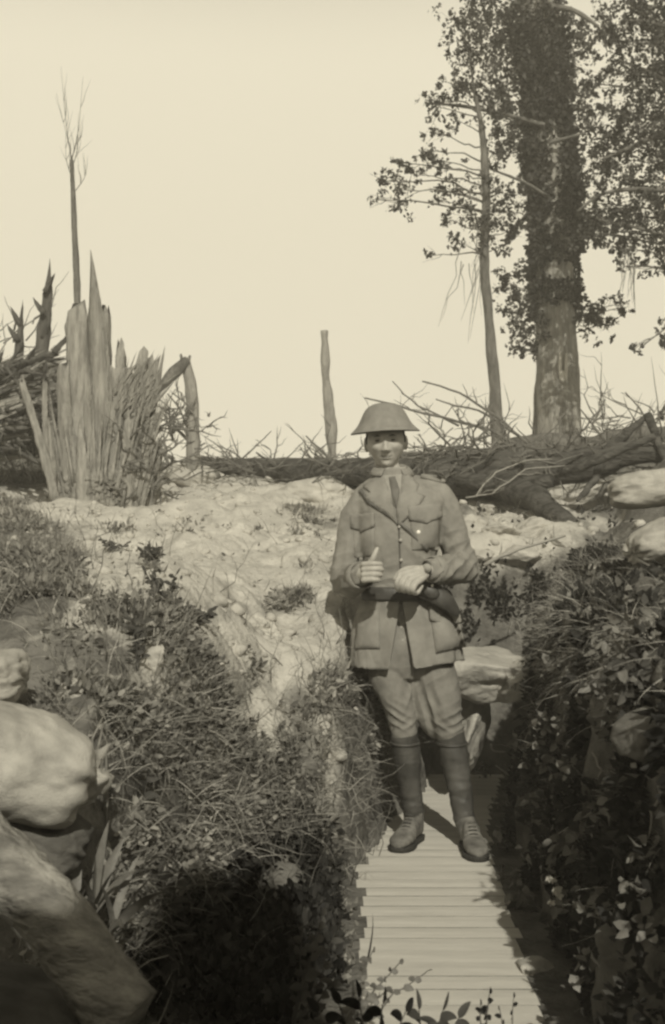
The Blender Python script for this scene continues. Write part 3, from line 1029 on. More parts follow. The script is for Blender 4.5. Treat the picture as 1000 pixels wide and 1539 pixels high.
r = empty('bare_post_tree', A(500, 705, 12.5), 'slim bare topped trunk standing alone left of the man', 'tree')
p = bez([A(501, 715, 12.5), A(497, 640, 12.5), A(491, 570, 12.5), A(488, 497, 12.5)], 28)
MB().tube(p, rads(len(p), [.062, .055, .045, .045]), 14, .3, fs=6).build('trunk', M['pale_bark'], r)

# thin leafy tree and great tree
def crown_pts(blobs, Y, dens, dj):
    out = []
    for (px, py, rad) in blobs:
        n = int(dens * rad * rad)
        c = A(px, py, Y)
        R = rad / F * Y
        n = int(n * 1.7)
        q = None
        # clump leaves on twigs
        m = max(4, n // 13)
        cen = rng.normal(size=(m, 3)) * R * .64
        q = cen[rng.integers(0, m, n)] + rng.normal(size=(n, 3)) * R * .14
        q[:, 1] *= dj
        out.append(q + np.array(c))
    return np.concatenate(out)


def twigs_to(blobs, Y, origin_fn, mb, r0=.02, seed=0):
    for i, (px, py, rad) in enumerate(blobs):
        c = A(px, py, Y)
        o = origin_fn(px, py)
        q = wobble(o, c, 9, .12, i + seed, sag=-.03)
        L = (c - o).length
        r_ = min(r0, .006 + .008 * L)
        mb.tube(q, [r_ * (1 - .75 * t / 8) for t in range(9)], 6)
        R = rad / F * Y
        for j in range(5):
            e = c + Vector(rng.normal(size=3)) * R * .7
            mb.tube(wobble(q[6 + j % 3], e, 5, .15, j), [r_ * .3, r_ * .25, r_ * .2, r_ * .15, .001], 4)


YT = 13.0
tt = empty('thin_tree', A(748, 690, 12.0), 'thin grey tree with sparse leaves left of the great tree', 'tree')
TP = [A(748, 700, 12), A(745, 600, 12), A(735, 480, 12), A(728, 380, 12), A(731, 300, 12), A(728, 230, 12), A(722, 180, 12), A(712, 130, 12), A(704, 60, 12)]
p = bez(TP, 60)
MB().tube(p, rads(len(p), [.065, .06, .05, .05, .045, .04, .026, .014, .006]), 14, .2, fs=6).build('trunk', M['bark'], tt)
LB = [(690, 40, 24), (720, 65, 20), (655, 160, 20), (690, 130, 26), (668, 250, 16), (650, 240, 14), (650, 200, 14), (600, 245, 12), (598, 285, 24), (575, 272, 11), (560, 300, 7), (625, 262, 14), (640, 225, 15), (688, 288, 20), (700, 320, 18), (655, 300, 10),
      (740, 330, 24), (720, 350, 22), (690, 365, 12), (672, 330, 11), (645, 385, 8), (735, 280, 22), (760, 300, 24), (752, 225, 20), (770, 345, 20), (740, 200, 16), (685, 180, 14), (728, 115, 24), (700, 88, 22), (660, 120, 10), (640, 150, 10), (745, 160, 22), (760, 370, 14)]
def org_thin(px, py):
    yy = min(max(py + 20, 80), 380)
    return A(float(np.interp(yy, [80, 130, 180, 230, 300, 380], [706, 712, 722, 728, 731, 728])), yy, 12)
mb = MB()
twigs_to(LB, 12, org_thin, mb, .014)
for i in range(14):
    s = A(rng.uniform(690, 745), rng.uniform(340, 400), 11.9)
    mb.tube(wobble(s, s + Vector((rng.uniform(-.25, .1), 0, -rng.uniform(.3, .9))), 6, .1, i), [.005, .004, .003, .003, .002, .001], 4)
mb.build('branches', M['twig'], tt)
P = crown_pts(LB, 12, .30, 1.4)
link('crown', leaves_mesh('crown', P, rng.uniform(.022, .052, len(P)), .65), M['leaf'], tt, False)

gt = empty('great_tree', A(838, 675, YT), 'great thick trunked tree wrapped in dark ivy with a pale scar near its base', 'tree')
p = bez([A(842, 700, YT), A(840, 660, YT), A(837, 560, YT), A(835, 480, YT), A(832, 400, YT), A(830, 300, YT), A(822, 180, YT), A(812, 60, YT), A(806, -60, YT), A(800, -200, YT)], 90)
rr = rads(len(p), [.27, .25, .232, .218, .212, .205, .20, .19, .18, .15])
mb = MB().tube(p, rr, 44, .1, fs=5, seed=5)
me = mb.mesh()
displace(me, lambda co: .022 * fbm(co * np.array([11, 11, 1.5]), 4) + .008 * fbm(co * np.array([40, 40, 6]), 2))
tr = link('trunk', me, M['barkp'], gt)
# the pale scar: bare heartwood set in a lip of bark
sc = MB()
sc.ellipsoid(A(842, 548, YT - .262), (.022, .03, .13), None, 12, 16)
sc.ellipsoid(A(851, 552, YT - .260), (.020, .03, .155), None, 12, 16)
sc.ellipsoid(A(846, 566, YT - .255), (.035, .03, .07), None, 12, 16)
sc.build('scar', M['heart'], gt)
sc = MB()
for i in range(9):
    shard(A(828 + i * 5, 650 + rng.uniform(-5, 25), YT - .262), A(838 + i * 3.4, 600 + rng.uniform(-25, 18), YT - .25), .05, .03, .03, 900 + i, sc, 'point', 8)
sc.build('torn_bark', M['split'], gt)
sc = MB()
sc.tube([A(806, 672, YT), A(808, 600, YT), A(812, 540, YT)], [.05, .04, .02], 10, .3, fs=9)
sc.build('root_spur', M['bark'], gt)
GB = [(775, 410, 15), (770, 440, 22), (785, 465, 22), (770, 490, 14), (790, 505, 22), (800, 525, 16), (760, 425, 12), (900, 470, 18), (882, 480, 20), (925, 458, 13), (940, 462, 8), (915, 485, 12), (870, 455, 12),
      (785, 25, 36), (840, 20, 34), (770, 60, 26), (875, 60, 24), (860, 100, 24), (770, 120, 30), (885, 130, 16), (760, 175, 22), (880, 190, 22), (755, 150, 18), (780, 210, 26), (885, 235, 20), (880, 330, 24), (900, 345, 20),
      (875, 280, 14), (790, 290, 18), (785, 340, 16), (870, 160, 20), (800, 80, 34), (820, 130, 34), (905, 30, 20), (740, 20, 30), (725, 5, 22), (750, 90, 22), (730, 60, 16)]
mb = MB()
def org_great(px, py):
    return A(832 + (-18 if px < 832 else 18) if py > 200 else 818, py + 22, YT)
twigs_to(GB, YT - .1, org_great, mb, .03, 50)
for pts, r_ in [([A(822, 190, YT - .2), A(770, 175, YT - .3), A(700, 160, YT - .4), A(640, 155, YT - .4)], .03), ([A(830, 300, YT - .2), A(790, 275, YT - .4), A(740, 255, YT - .5)], .025),
                ([A(815, 10, YT - .2), A(860, 15, YT - .4), A(900, 40, YT - .5)], .04), ([A(825, 215, YT - .3), A(860, 205, YT - .4), A(880, 200, YT - .4)], .02)]:
    q = bez(pts, 14)
    MB().tube(q, rads(len(q), [r_, r_ * .4]), 8, .2).build('bough', M['twig'], gt)
mb.build('twigs', M['twig'], gt)
P = crown_pts(GB, YT - .1, .36, 1.5)
link('crown', leaves_mesh('crown', P, rng.uniform(.026, .06, len(P)), .65), M['leaf'], gt, False)
# ivy round the trunk, thickest high up
tp = np.array([tuple(v) for v in p])
def ivy(n, y0, y1, amp, side=0.0):
    py = rng.uniform(y0, y1, n)
    z = np.array([A(830, v, YT).z for v in (y0, y1)])
    zz = z[0] + (z[1] - z[0]) * (py - y0) / (y1 - y0)
    k = np.array([np.argmin(np.abs(tp[:, 2] - q)) for q in zz])
    c = tp[k]
    R = np.array(rr)[k]
    an = rng.uniform(0, 2 * np.pi, n)
    lump = 1 + amp * (.5 + .8 * fbm(np.stack([np.cos(an) * 1.3, np.sin(an) * 1.3, zz * 1.6], -1), 3)) * rng.uniform(.5, 1.1, n)
    rad = R * np.maximum(lump, .96)
    return np.stack([c[:, 0] + np.cos(an) * rad + side * R, c[:, 1] + np.sin(an) * rad, zz], -1)
P = np.concatenate([ivy(5200, 40, 290, .4), ivy(2200, 60, 270, .95), ivy(900, -60, 80, .9)])
P = P[fbm(P * 2.6 + 2, 3) > -.75]
Q = np.concatenate([ivy(3600, 250, 380, .5), ivy(2600, 360, 480, .3)])
Q = Q[fbm(Q * 3.2 + 8, 3) > -.22]
P = np.concatenate([P, Q, ivy(3000, 160, 330, .35), ivy(1500, 300, 400, .2)])
link('ivy', leaves_mesh('ivy', P, rng.uniform(.035, .075, len(P)), .75), M['leafd'], gt, False)

rt = empty('leafy_tree', A(1120, 660, 11.0), 'leafy tree at the right edge with boughs reaching in from beyond the frame', 'tree')
p = bez([A(1120, 700, 11), A(1112, 450, 11), A(1120, 200, 11), A(1130, -100, 11)], 30)
MB().tube(p, rads(len(p), [.16, .14, .11, .06]), 16, .2, fs=6).build('trunk', M['bark'], rt)
RB = [(930, 60, 26), (970, 40, 34), (1000, 90, 36), (945, 110, 22), (965, 150, 34), (915, 110, 16), (1010, 150, 30), (935, 190, 26), (905, 215, 20), (980, 205, 34), (945, 240, 30), (1010, 230, 34), (915, 265, 24),
      (965, 290, 26), (930, 320, 26), (985, 320, 34), (895, 305, 18), (955, 350, 24), (1010, 350, 34), (905, 345, 20), (985, 375, 18), (930, 372, 16), (880, 350, 16), (900, 165, 14), (880, 125, 12), (990, 0, 30), (950, 5, 24), (1020, 30, 36),
      (970, 400, 9), (940, 400, 8), (960, 525, 8), (998, 515, 14), (1005, 480, 10), (1060, 200, 60), (1060, 80, 60), (1060, 320, 50), (1140, 100, 80), (1140, 250, 80), (1120, -20, 80), (1000, 405, 10), (1000, 620, 10)]
mb = MB()
def org_right(px, py):
    return A(1115, min(py + 40, 420), 11)
twigs_to(RB, 11, org_right, mb, .022, 90)
for pts, r_ in [([A(1115, 230, 11), A(1000, 205, 10.9), A(940, 225, 10.9), A(905, 240, 10.9)], .035), ([A(1115, 300, 11), A(985, 285, 10.9), A(910, 290, 10.9), A(868, 318, 10.9)], .03),
                ([A(1115, 90, 11), A(1000, 40, 10.9), A(940, 30, 10.9)], .03), ([A(1115, 400, 11), A(985, 350, 10.9), A(900, 330, 10.9)], .025), ([A(1110, 250, 11), A(1010, 130, 10.9), A(930, 90, 10.9)], .03)]:
    q = bez(pts, 14)
    MB().tube(q, rads(len(q), [r_, r_ * .35]), 8, .2).build('bough', M['twig'], rt)
for i in range(10):
    s = A(rng.uniform(930, 955), rng.uniform(350, 400), 10.9)
    mb.tube(wobble(s, s + Vector((rng.uniform(-.1, .1), 0, -rng.uniform(.2, .6))), 6, .1, i), [.004, .004, .003, .003, .002, .001], 4)
mb.build('branches', M['twig'], rt)
P = crown_pts(RB, 11, .36, 1.5)
link('crown', leaves_mesh('crown', P, rng.uniform(.022, .052, len(P)), .65), M['leaf'], rt, False)

#@@PLANTS
# ------------------------------------------------------------------ ground cover
VEG = [(950, 1420, 90, 150, .5), (720, 1480, 30, 60, .3), (-180, 1000, 160, 220, 1.2), (1180, 1000, 150, 260, 1.0), (80, 960, 90, 36, 1.0), (420, 1040, 80, 45, 1.1), (455, 1140, 50, 90, .9), (360, 1000, 70, 25, .6), (240, 985, 60, 25, .6), (60, 850, 90, 40, 1.2), (60, 905, 90, 40, 1.2), (230, 842, 34, 20, 1.1), (240, 895, 34, 30, 1.5), (290, 930, 50, 20, 1.3), (415, 915, 60, 26, 1.3), (300, 795, 45, 8, 1.5), (180, 800, 30, 10, 1.2), (455, 815, 50, 50, .7), (455, 880, 50, 60, .6), (180, 965, 80, 40, .9), (110, 1000, 90, 60, 1.2),
       (180, 1100, 130, 75, 1.5), (360, 1080, 140, 60, 1.1), (250, 1200, 180, 120, 1.6), (420, 1240, 110, 110, 1.2), (480, 1060, 40, 90, .7), (500, 1130, 30, 130, .5), (450, 780, 60, 20, .5), (420, 712, 160, 12, .5), (60, 720, 80, 26, .9),
       (775, 900, 95, 55, 1.9), (730, 880, 40, 40, .6), (850, 960, 100, 80, .9), (800, 1120, 60, 60, .8), (900, 1100, 200, 200, .78), (900, 1400, 260, 220, .74), (380, 1420, 160, 120, 1.0), (740, 770, 30, 20, .3), (545, 1080, 30, 80, 1.2), (20, 800, 50, 30, .7), (650, 740, 60, 30, .4), (200, 1400, 120, 80, 1.2),
       (60, 1480, 120, 90, .35)]
VNO = [(150, 1060, 40, 34, .5), (270, 1030, 50, 40, .7), (390, 1070, 34, 34, .6), (330, 1180, 26, 22, .6), (200, 1160, 26, 22, .5), (300, 860, 190, 75, 1.0), (430, 970, 75, 60, 1.1), (200, 960, 60, 40, .5), (330, 960, 60, 30, .5), (400, 1128, 34, 48, 1.8), (300, 1135, 20, 18, 1), (740, 1030, 70, 45, 1.6), (800, 810, 70, 45, 1.0), (300, 800, 120, 30, .5), (522, 1150, 30, 190, 2.0), (60, 1170, 100, 90, .6)]
def wveg(c, px, py, n, lo=.15):
    m = emask(px, py, VEG) - emask(px, py, VNO)
    m = m * (.25 + 2.0 * np.clip(fbm(c * 4.5 + 3, 3) + .2, 0, 2))
    return (np.clip(m - lo - .36, 0, 1.1) + .035 * np.clip(fbm(c * 7 + 60, 3), 0, 1) * (py > 770)) * ((c[:, 0] < wl_(c[:, 1]) - .02) | (c[:, 0] > wr_(c[:, 1]) + .10) | (c[:, 1] > 6.6)) * (c[:, 2] > -.4)
up = np.array([0, -.15, 1.0])
def near(P, lo, hi):
    return np.interp(P[:, 1], [2, 5, 9], [lo, (lo + hi) / 2, hi])

P, n = scatter(56000, wveg)
P = P + n * rng.uniform(0, .05, (len(P), 1)) + np.array([0, 0, .01])
dark = (P[:, 0] > .5) | ((P[:, 0] < .03) & (P[:, 1] > 2.4) & (P[:, 1] < 4.35) & (P[:, 0] > -.56) & (P[:, 2] < .20))  # hollow and right side: leaf colour darkened as painted shade
for nm, sel, m, lab in (('ground_weeds', ~dark, 'weed', 'low tangled weeds covering the left bank'), ('hanging_weeds', dark, 'weedd', 'leafy weeds hanging down the trench side, shade painted into their dark colour')):
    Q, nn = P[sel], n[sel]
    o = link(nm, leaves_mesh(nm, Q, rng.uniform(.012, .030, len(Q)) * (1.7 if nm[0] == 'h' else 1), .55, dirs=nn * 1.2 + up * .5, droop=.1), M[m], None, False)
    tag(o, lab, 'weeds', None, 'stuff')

P, n = scatter(12500, lambda c, px, py, n: wveg(c, px, py, n, .05) * (c[:, 0] < .5) * (1 - ((c[:, 0] > -.56) & (c[:, 1] > 2.4) & (c[:, 1] < 4.35) & (c[:, 2] < .16))))
d = n * .8 + np.array([0, -.2, .8]) + rng.normal(size=(len(P), 3)) * .35
o = link('grass', blades_mesh('grass', P, rng.uniform(.04, .16, len(P)), rng.uniform(.002, .005, len(P)), d, .9), M['grass'], None, False)
tag(o, 'rough grass growing over the left bank and crest', 'grass', None, 'stuff')
P, n = scatter(11500, lambda c, px, py, n: (wveg(c, px, py, n, .02) + .5 * emask(px, py, [(500, 1150, 60, 200, 1), (780, 890, 90, 60, 2.4), (330, 1220, 200, 90, 1.2)])) * ((c[:, 0] < wl_(c[:, 1])) | (c[:, 0] > wr_(c[:, 1]) + .04)) * (c[:, 2] > -.1) * np.where(((c[:, 0] > .5) & (c[:, 1] < 5.2)) | ((c[:, 0] > -.56) & (c[:, 1] < 4.35) & (c[:, 2] < .16)), .06, 1))
d = n * .7 + np.array([0, -.3, .3]) + rng.normal(size=(len(P), 3)) * .7
o = link('dry_grass', blades_mesh('dry_grass', P, rng.uniform(.06, .22, len(P)), rng.uniform(.0015, .0035, len(P)), d, 1.3, 5), M['straw'], None, False)
tag(o, 'pale dry grass stalks strewn over both banks', 'dry grass', None, 'stuff')
P, n = scatter(7500, lambda c, px, py, n: (c[:, 0] > .55) * (c[:, 1] < 6.3) * emask(px, py, [(780, 890, 100, 60, 1), (880, 980, 100, 40, .25)]))
d = n * .5 + np.array([-.3, -.4, -.2]) + rng.normal(size=(len(P), 3)) * .4
o = link('bank_grass', blades_mesh('bank_grass', P, rng.uniform(.05, .17, len(P)), rng.uniform(.002, .0045, len(P)), d, .8), M['grass'], None, False)
tag(o, 'matted grass drooping over the right bank', 'grass', None, 'stuff')


P, n = scatter(3600, lambda c, px, py, n: wveg(c, px, py, n, .2) * (c[:, 0] < .5) * (c[:, 1] > 2.6) * (1 - ((c[:, 0] > -.56) & (c[:, 1] < 4.35) & (c[:, 2] < .2))))
K = rng.integers(3, 8, len(P))
Q = np.repeat(P + np.array([0, 0, .02]), K, 0) + rng.normal(size=(K.sum(), 3)) * .008
o = link('broad_weeds', leaves_mesh('b', Q, rng.uniform(.025, .055, len(Q)), .42, dirs=up * .8, droop=.0), M['weed'], None, False)
tag(o, 'clumps of broader leaved weeds through the left bank', 'weeds', None, 'stuff')
P, n = scatter(240, lambda c, px, py, n: emask(px, py, [(950, 960, 70, 50, 1.2), (880, 1160, 60, 60, .8), (900, 1300, 90, 90, 1), (980, 1320, 40, 90, 1), (840, 1010, 60, 30, .8)]) * (c[:, 0] > .5) * np.clip(fbm(c * 5, 2), 0, 1))
K = rng.integers(3, 22, len(P))
Q = np.repeat(P + n * .05, K, 0) + rng.normal(size=(K.sum(), 3)) * .024
o = link('trailing_leaves', leaves_mesh('b', Q, rng.uniform(.02, .045, len(Q)), .6, dirs=np.array([-.3, -.6, .1]), droop=.2), M['broad'], None, False)
tag(o, 'paler trailing leaves scattered over the dark right wall', 'leaves', None, 'stuff')

P, n = scatter(260, lambda c, px, py, n: emask(px, py, [(200, 1120, 140, 100, 1), (400, 1200, 100, 110, 1.2), (480, 1100, 50, 120, .5), (60, 880, 70, 50, .5)]) * (c[:, 0] < 0.3))
mb = MB()
for i, p in enumerate(P):
    h = rng.uniform(.10, .26)
    q = wobble(Vector(p), Vector(p) + Vector((rng.normal() * .35 * h, -.3 * h + rng.normal() * .2 * h, h)), 6, .22, i)
    mb.tube(q, [.0019, .0018, .0016, .0013, .001, .0006], 4)
    for j in range(2):
        s = q[int(rng.integers(2, 5))]
        mb.tube(wobble(s, s + Vector((rng.normal() * .05, rng.normal() * .04, .03 + .03 * rng.random())), 4, .2, j), [.001, .001, .0008, .0004], 3)
tag(mb.build('dry_stems', M['straw']), 'wiry pale dead stems standing through the weeds of the left bank', 'dry stems', None, 'stuff')

# ------------------------------------------------------------------ individual plants
def bigleaf(mb, p, d, L, W, bend=.6, twist=0, n=8):
    p, d = Vector(p), Vector(d).normalized()
    s = d.cross(Vector((math.sin(twist), -math.cos(twist), .3))).normalized()
    b = len(mb.v)
    cur = p
    for i in range(n + 1):
        t = i / n
        w = W * .5 * (math.sin(math.pi * min(t ** .75, 1)) ** .8) + .0006
        u = s.cross(d).normalized()
        mb.v += [tuple(cur - s * w + u * w * .35), tuple(cur), tuple(cur + s * w + u * w * .35)]
        d = (d + Vector((0, 0, -1)) * bend / n * (1 + t)).normalized()
        s = (s - d * s.dot(d)).normalized()
        cur = cur + d * (L / n)
    for i in range(n):
        for k in (0, 1):
            mb.f.append((b + i * 3 + k, b + i * 3 + k + 1, b + i * 3 + k + 4, b + i * 3 + k + 3))


def plant(base, label, stems0, leafL, leafW, m='broad', cat='plant', name='broadleaf_plant', nleaf=6, group=None, bend=.7, stem_r=.003, spread=.9):
    pb = proj(np.array(base))
    b2 = hit(float(pb[0]), float(pb[1])) if pb[1] < 1500 else base
    if (b2 - base).length < 1.5:
        s_ = b2.y / base.y
        stems = [(at(*[float(v) for v in proj(np.array(e))], e.y * s_), k) for e, k in stems0]
        base = b2
    else:
        stems = stems0
    r = empty(name, base, label, cat, group)
    ms, ml_ = MB(), MB()
    for (e, k) in stems:
        q = wobble(base, e, 9, .12, k)
        ms.tube(q, [stem_r * (1 - .6 * i / 8) for i in range(9)], 6)
        ax = (q[-1] - q[0]).normalized()
        for i in range(nleaf):
            t = .25 + .75 * (i + .5) / nleaf
            s = q[min(int(t * 8), 8)]
            an = i * 2.4 + k
            dd = ax * .5 + Vector((math.cos(an), math.sin(an) * .8, .25)) * spread
            bigleaf(ml_, s, dd, leafL * rng.uniform(.6, 1.1), leafW * rng.uniform(.7, 1.1), bend, an)
        bigleaf(ml_, q[-1], ax, leafL * .8, leafW * .8, bend * .4, k)
    ms.build('stem', M['twig' if m in ('weedd',) else m], r)
    ml_.build('leaves', M[m], r)
    return r


def sword(base, label, tips, W, m='broad', group=None, name='sword_leaf_plant'):
    r = empty(name, base, label, 'plant', group)
    for i, e in enumerate(tips):
        mb = MB()
        d = (e - base)
        bigleaf(mb, base + Vector((.01 * math.sin(i * 3), .01 * math.cos(i * 5), 0)), d + Vector((0, 0, .25 * d.length)), d.length * 1.08, W * rng.uniform(.75, 1.1), .55, i * .5, 10)
        mb.build('leaf', M[m], r)
    return r


sword(A(110, 1375, 2.75), 'sword leaved plant rising behind the log, leftmost of the three', [A(82, 1272, 2.72), A(118, 1268, 2.8), A(140, 1300, 2.7), A(62, 1300, 2.8), A(100, 1320, 2.6)], .022)
sword(A(135, 1385, 2.7), 'tall sword leaved plant in the middle of the lower left', [A(156, 1245, 2.7), A(176, 1262, 2.75), A(172, 1292, 2.6), A(140, 1290, 2.7), A(196, 1300, 2.65), A(120, 1312, 2.6), A(150, 1345, 2.55)], .024)
sword(A(165, 1405, 2.65), 'drooping sword leaved plant with bent leaves right of the tall one', [A(200, 1290, 2.7), A(232, 1330, 2.6), A(186, 1372, 2.5), A(215, 1315, 2.7), A(190, 1380, 2.5), A(150, 1330, 2.6)], .022)
for bx, by, Y, tops, lab in [(250, 1395, 2.85, [(240, 1310), (268, 1322), (225, 1345)], 'low leafy plant in the hollow beside the sword leaved ones'),
                             (300, 1400, 2.95, [(295, 1330), (318, 1352), (278, 1345)], 'dim leafy plant at the lip of the black hollow'),
                             (215, 1440, 2.6, [(205, 1395), (232, 1402)], 'small shaded plant near the end of the log'),
                             (210, 1240, 3.1, [(200, 1150), (222, 1165), (190, 1190)], 'weedy plant among straw above the sword leaved ones')]:
    plant(A(bx, by, Y), lab, [(A(a, b_, Y), i) for i, (a, b_) in enumerate(tops)], .05, .02, 'weed', nleaf=6)
for px, y0, y1, Y, lab in [(160, 1240, 1118, 2.95, 'tall pale dry stalk standing right of the large sandbag'), (139, 1200, 1100, 3.0, 'darker dry stalk close beside the large sandbag')]:
    tag(MB().tube(wobble(A(px, y0, Y), A(px, y1, Y), 8, .03, px), [.0035] * 6 + [.003, .001], 6).build('dry_stalk', M['straw']), lab, 'stalk')
# dark weeds on the bright slope
for bx, by, Y, h, lab in [(235, 850, 5.6, 30, 'small dark weed high on the pale slope'), (242, 905, 5.0, 50, 'dark weed in the middle of the pale slope'), (205, 1010, 4.4, 110, 'tall dark weed with thin stems on the left slope'),
                          (170, 830, 6.0, 22, 'little dark weed below the stump'), (300, 940, 4.8, 24, 'low dark weed trailing right on the pale slope')]:
    b0 = A(bx, by, Y)
    plant(b0, lab, [(A(bx + rng.uniform(-24, 24), by - h * rng.uniform(.6, 1), Y + rng.uniform(-.05, .05)), i) for i in range(5)], .035, .014, 'weed', nleaf=7, name='dark_weed', cat='weed')
# foliage against the walkway, near bottom
plant(A(440, 1539, 2.75), 'leafy weed climbing at the left edge of the walkway', [(A(485, 1375, 3.0), 1), (A(505, 1400, 2.9), 2), (A(470, 1430, 2.8), 3), (A(520, 1460, 2.75), 4), (A(455, 1400, 2.9), 5)], .035, .02, 'weed', nleaf=8)
plant(A(500, 1560, 2.5), 'sprawling small leaved weed overlapping the near end of the walkway', [(A(600, 1448, 2.7), 1), (A(560, 1430, 2.75), 2), (A(580, 1490, 2.6), 3), (A(640, 1462, 2.65), 5), (A(545, 1475, 2.6), 6)], .024, .014, 'broad', nleaf=12)
plant(A(560, 1640, 2.2), 'dark broad leaved plant along the bottom edge', [(A(540, 1500, 2.25), 1), (A(575, 1510, 2.25), 2), (A(510, 1510, 2.2), 3), (A(480, 1520, 2.2), 4), (A(610, 1520, 2.3), 7)], .042, .020, 'weedd', nleaf=7)
plant(A(640, 1620, 2.3), 'grey pointed leaved plant at the bottom edge of the walkway', [(A(630, 1518, 2.35), 1), (A(665, 1520, 2.35), 2), (A(690, 1530, 2.35), 3)], .05, .02, 'weed', nleaf=5)
plant(A(722, 1600, 2.25), 'dark budding sprig standing up against the pale walkway', [(A(736, 1494, 2.3), 1), (A(722, 1512, 2.3), 2)], .016, .012, 'weedd', nleaf=9, stem_r=.003, spread=.6)
plant(A(765, 1600, 2.25), 'thin dark sprig right of the budding one', [(A(772, 1500, 2.3), 1), (A(752, 1520, 2.3), 4)], .014, .008, 'weedd', nleaf=6, stem_r=.002, spread=.6)
tag(blades_o := link('tall_grass', blades_mesh('b', np.array([A(548, 1460, 2.9)]), np.array([.14]), np.array([.006]), np.array([[.35, 0, 1.0]]), .3, 8), M['weedd'], None), 'single long dark grass blade leaning over the walkway', 'grass blade')
# right bank plants: paler sprigs hanging in the shade
for i, (bx, by, Y, ends, lab) in enumerate([
    (845, 1120, 3.7, [(820, 1150), (850, 1175), (870, 1200)], 'pale sprig hanging highest on the dark right wall'),
    (900, 1190, 3.4, [(880, 1235), (910, 1255), (925, 1225)], 'leafy sprig on the dark right wall, second from the top'),
    (880, 1250, 3.3, [(835, 1285), (870, 1300), (905, 1290), (830, 1265)], 'spreading pale leaved sprig in the middle of the dark right wall'),
    (960, 1240, 3.1, [(975, 1300), (985, 1350), (950, 1370)], 'long trailing sprig near the right edge of the dark wall'),
    (830, 1300, 3.3, [(832, 1345), (845, 1330)], 'sprig carrying the pale flowers on the right wall'),
    (870, 1330, 3.25, [(880, 1345), (900, 1360), (925, 1350)], 'small sprig below the spreading one on the right wall'),
    (900, 890, 4.2, [(930, 960), (960, 940), (985, 975)], 'dim leafy plant hanging under the right sandbags'),
    (970, 1000, 3.4, [(930, 1000), (940, 1040), (905, 1020)], 'lit leafy tuft at the upper right of the dark wall'),
    (760, 1360, 3.7, [(775, 1395), (800, 1370), (790, 1410)], 'small weed on the ground right of the walkway')]):
    plant(A(bx, by, Y), lab, [(A(a, b_, Y - .06), j) for j, (a, b_) in enumerate(ends)], .055, .03, 'broad' if i < 6 else 'weed', nleaf=8, bend=.5, group=None)
fl = empty('white_flower', A(835, 1345, 3.22), 'cluster of small white flowers on the dark right wall', 'flower')
for j in range(7):
    c = A(830 + rng.uniform(-6, 12), 1340 + rng.uniform(-22, 22), 3.2 + rng.uniform(-.02, .02))
    mb = MB()
    for k in range(5):
        an = k * 1.257 + j
        bigleaf(mb, c, Vector((math.cos(an), -.5, math.sin(an))), .013, .010, .1, an, 4)
    mb.build('blossom', M['petal'], fl)
tag(link('grass_tuft', blades_mesh('t', np.tile(np.array(A(985, 1400, 2.85)), (34, 1)) + rng.normal(size=(34, 3)) * .012, rng.uniform(.10, .26, 34), rng.uniform(.003, .006, 34),
         np.stack([rng.uniform(-1.1, .4, 34), rng.uniform(-.6, .1, 34), rng.uniform(-.3, .6, 34)], -1), 1.3, 8), M['grass'], None), 'drooping tuft of long grass at the lower right edge', 'grass tuft')
tag(link('grass_tuft', blades_mesh('t', np.tile(np.array(A(545, 1258, 5.0)), (16, 1)) + rng.normal(size=(16, 3)) * .015, rng.uniform(.08, .2, 16), rng.uniform(.002, .004, 16),
         np.stack([rng.uniform(-.4, 1.1, 16), rng.uniform(-.7, -.1, 16), rng.uniform(-.3, .5, 16)], -1), .8, 8), M['straw'], None), 'straggling dry tuft beside the man\'s right boot', 'grass tuft')
for i, (pts, lab) in enumerate([([(738, 1118), (742, 1128), (760, 1130)], 'short curled root in the dark hollow'), ([(800, 1090), (796, 1110), (793, 1125), (820, 1090)], 'pale curling root on the right wall'),
                                ([(745, 1150), (765, 1165), (775, 1175)], 'pale root tip on the ground beside the man\'s left leg')]):
    q = bez([A(a, b_, 5.35 if i != 1 else 4.7) for a, b_ in pts], 12)
    tag(MB().tube(q, rads(len(q), [.003, .004, .002]), 5).build('root', M['twigp']), lab, 'root')
# ------------------------------------------------------------------ the man
YM = 4.9
def S(px, py, dy=0.0):
    return at(px, py, YM + dy)
PX = YM / F                      # metres per photo pixel at the man

man = empty('person', (.42, 4.85, .004), 'man in brimmed steel helmet, belted jacket and breeches standing on the walkway, fists at waist', 'person')


def union(mb, vox, smooth=6, fac=.5):
    return eval_mods(mb, [('REMESH', dict(mode='VOXEL', voxel_size=vox)), ('SMOOTH', dict(factor=fac, iterations=smooth))])


def ctube(mb, pts, rr, n=18, sub=5, flat=1.0, caps=True):
    """smooth closed tube with rounded ends through the given points"""
    q = bez(pts, sub * (len(pts) - 1))
    r = rads(len(q), rr)
    t0 = (q[0] - q[1]).normalized()
    t1 = (q[-1] - q[-2]).normalized()
    if caps:
        a = [q[0] + t0 * r[0] * s for s in (.95, .75, .4)]
        b_ = [q[-1] + t1 * r[-1] * s for s in (.4, .75, .95)]
        q = a + q + b_
        r = [r[0] * k for k in (.3, .66, .92)] + r + [r[-1] * k for k in (.92, .66, .3)]
    mb.tube(q, r, n, flat=flat)


# --- head
HC = S(580, 663, .02)
HR = Matrix.Rotation(math.radians(-3.5), 3, 'Y') @ Matrix.Rotation(math.radians(5), 3, 'X') @ Matrix.Rotation(math.radians(-4), 3, 'Z')
def HW(x, y, z):
    return HC + HR @ Vector((x, y, z))


def g2(a, b_):
    return np.exp(-(a * a + b_ * b_))


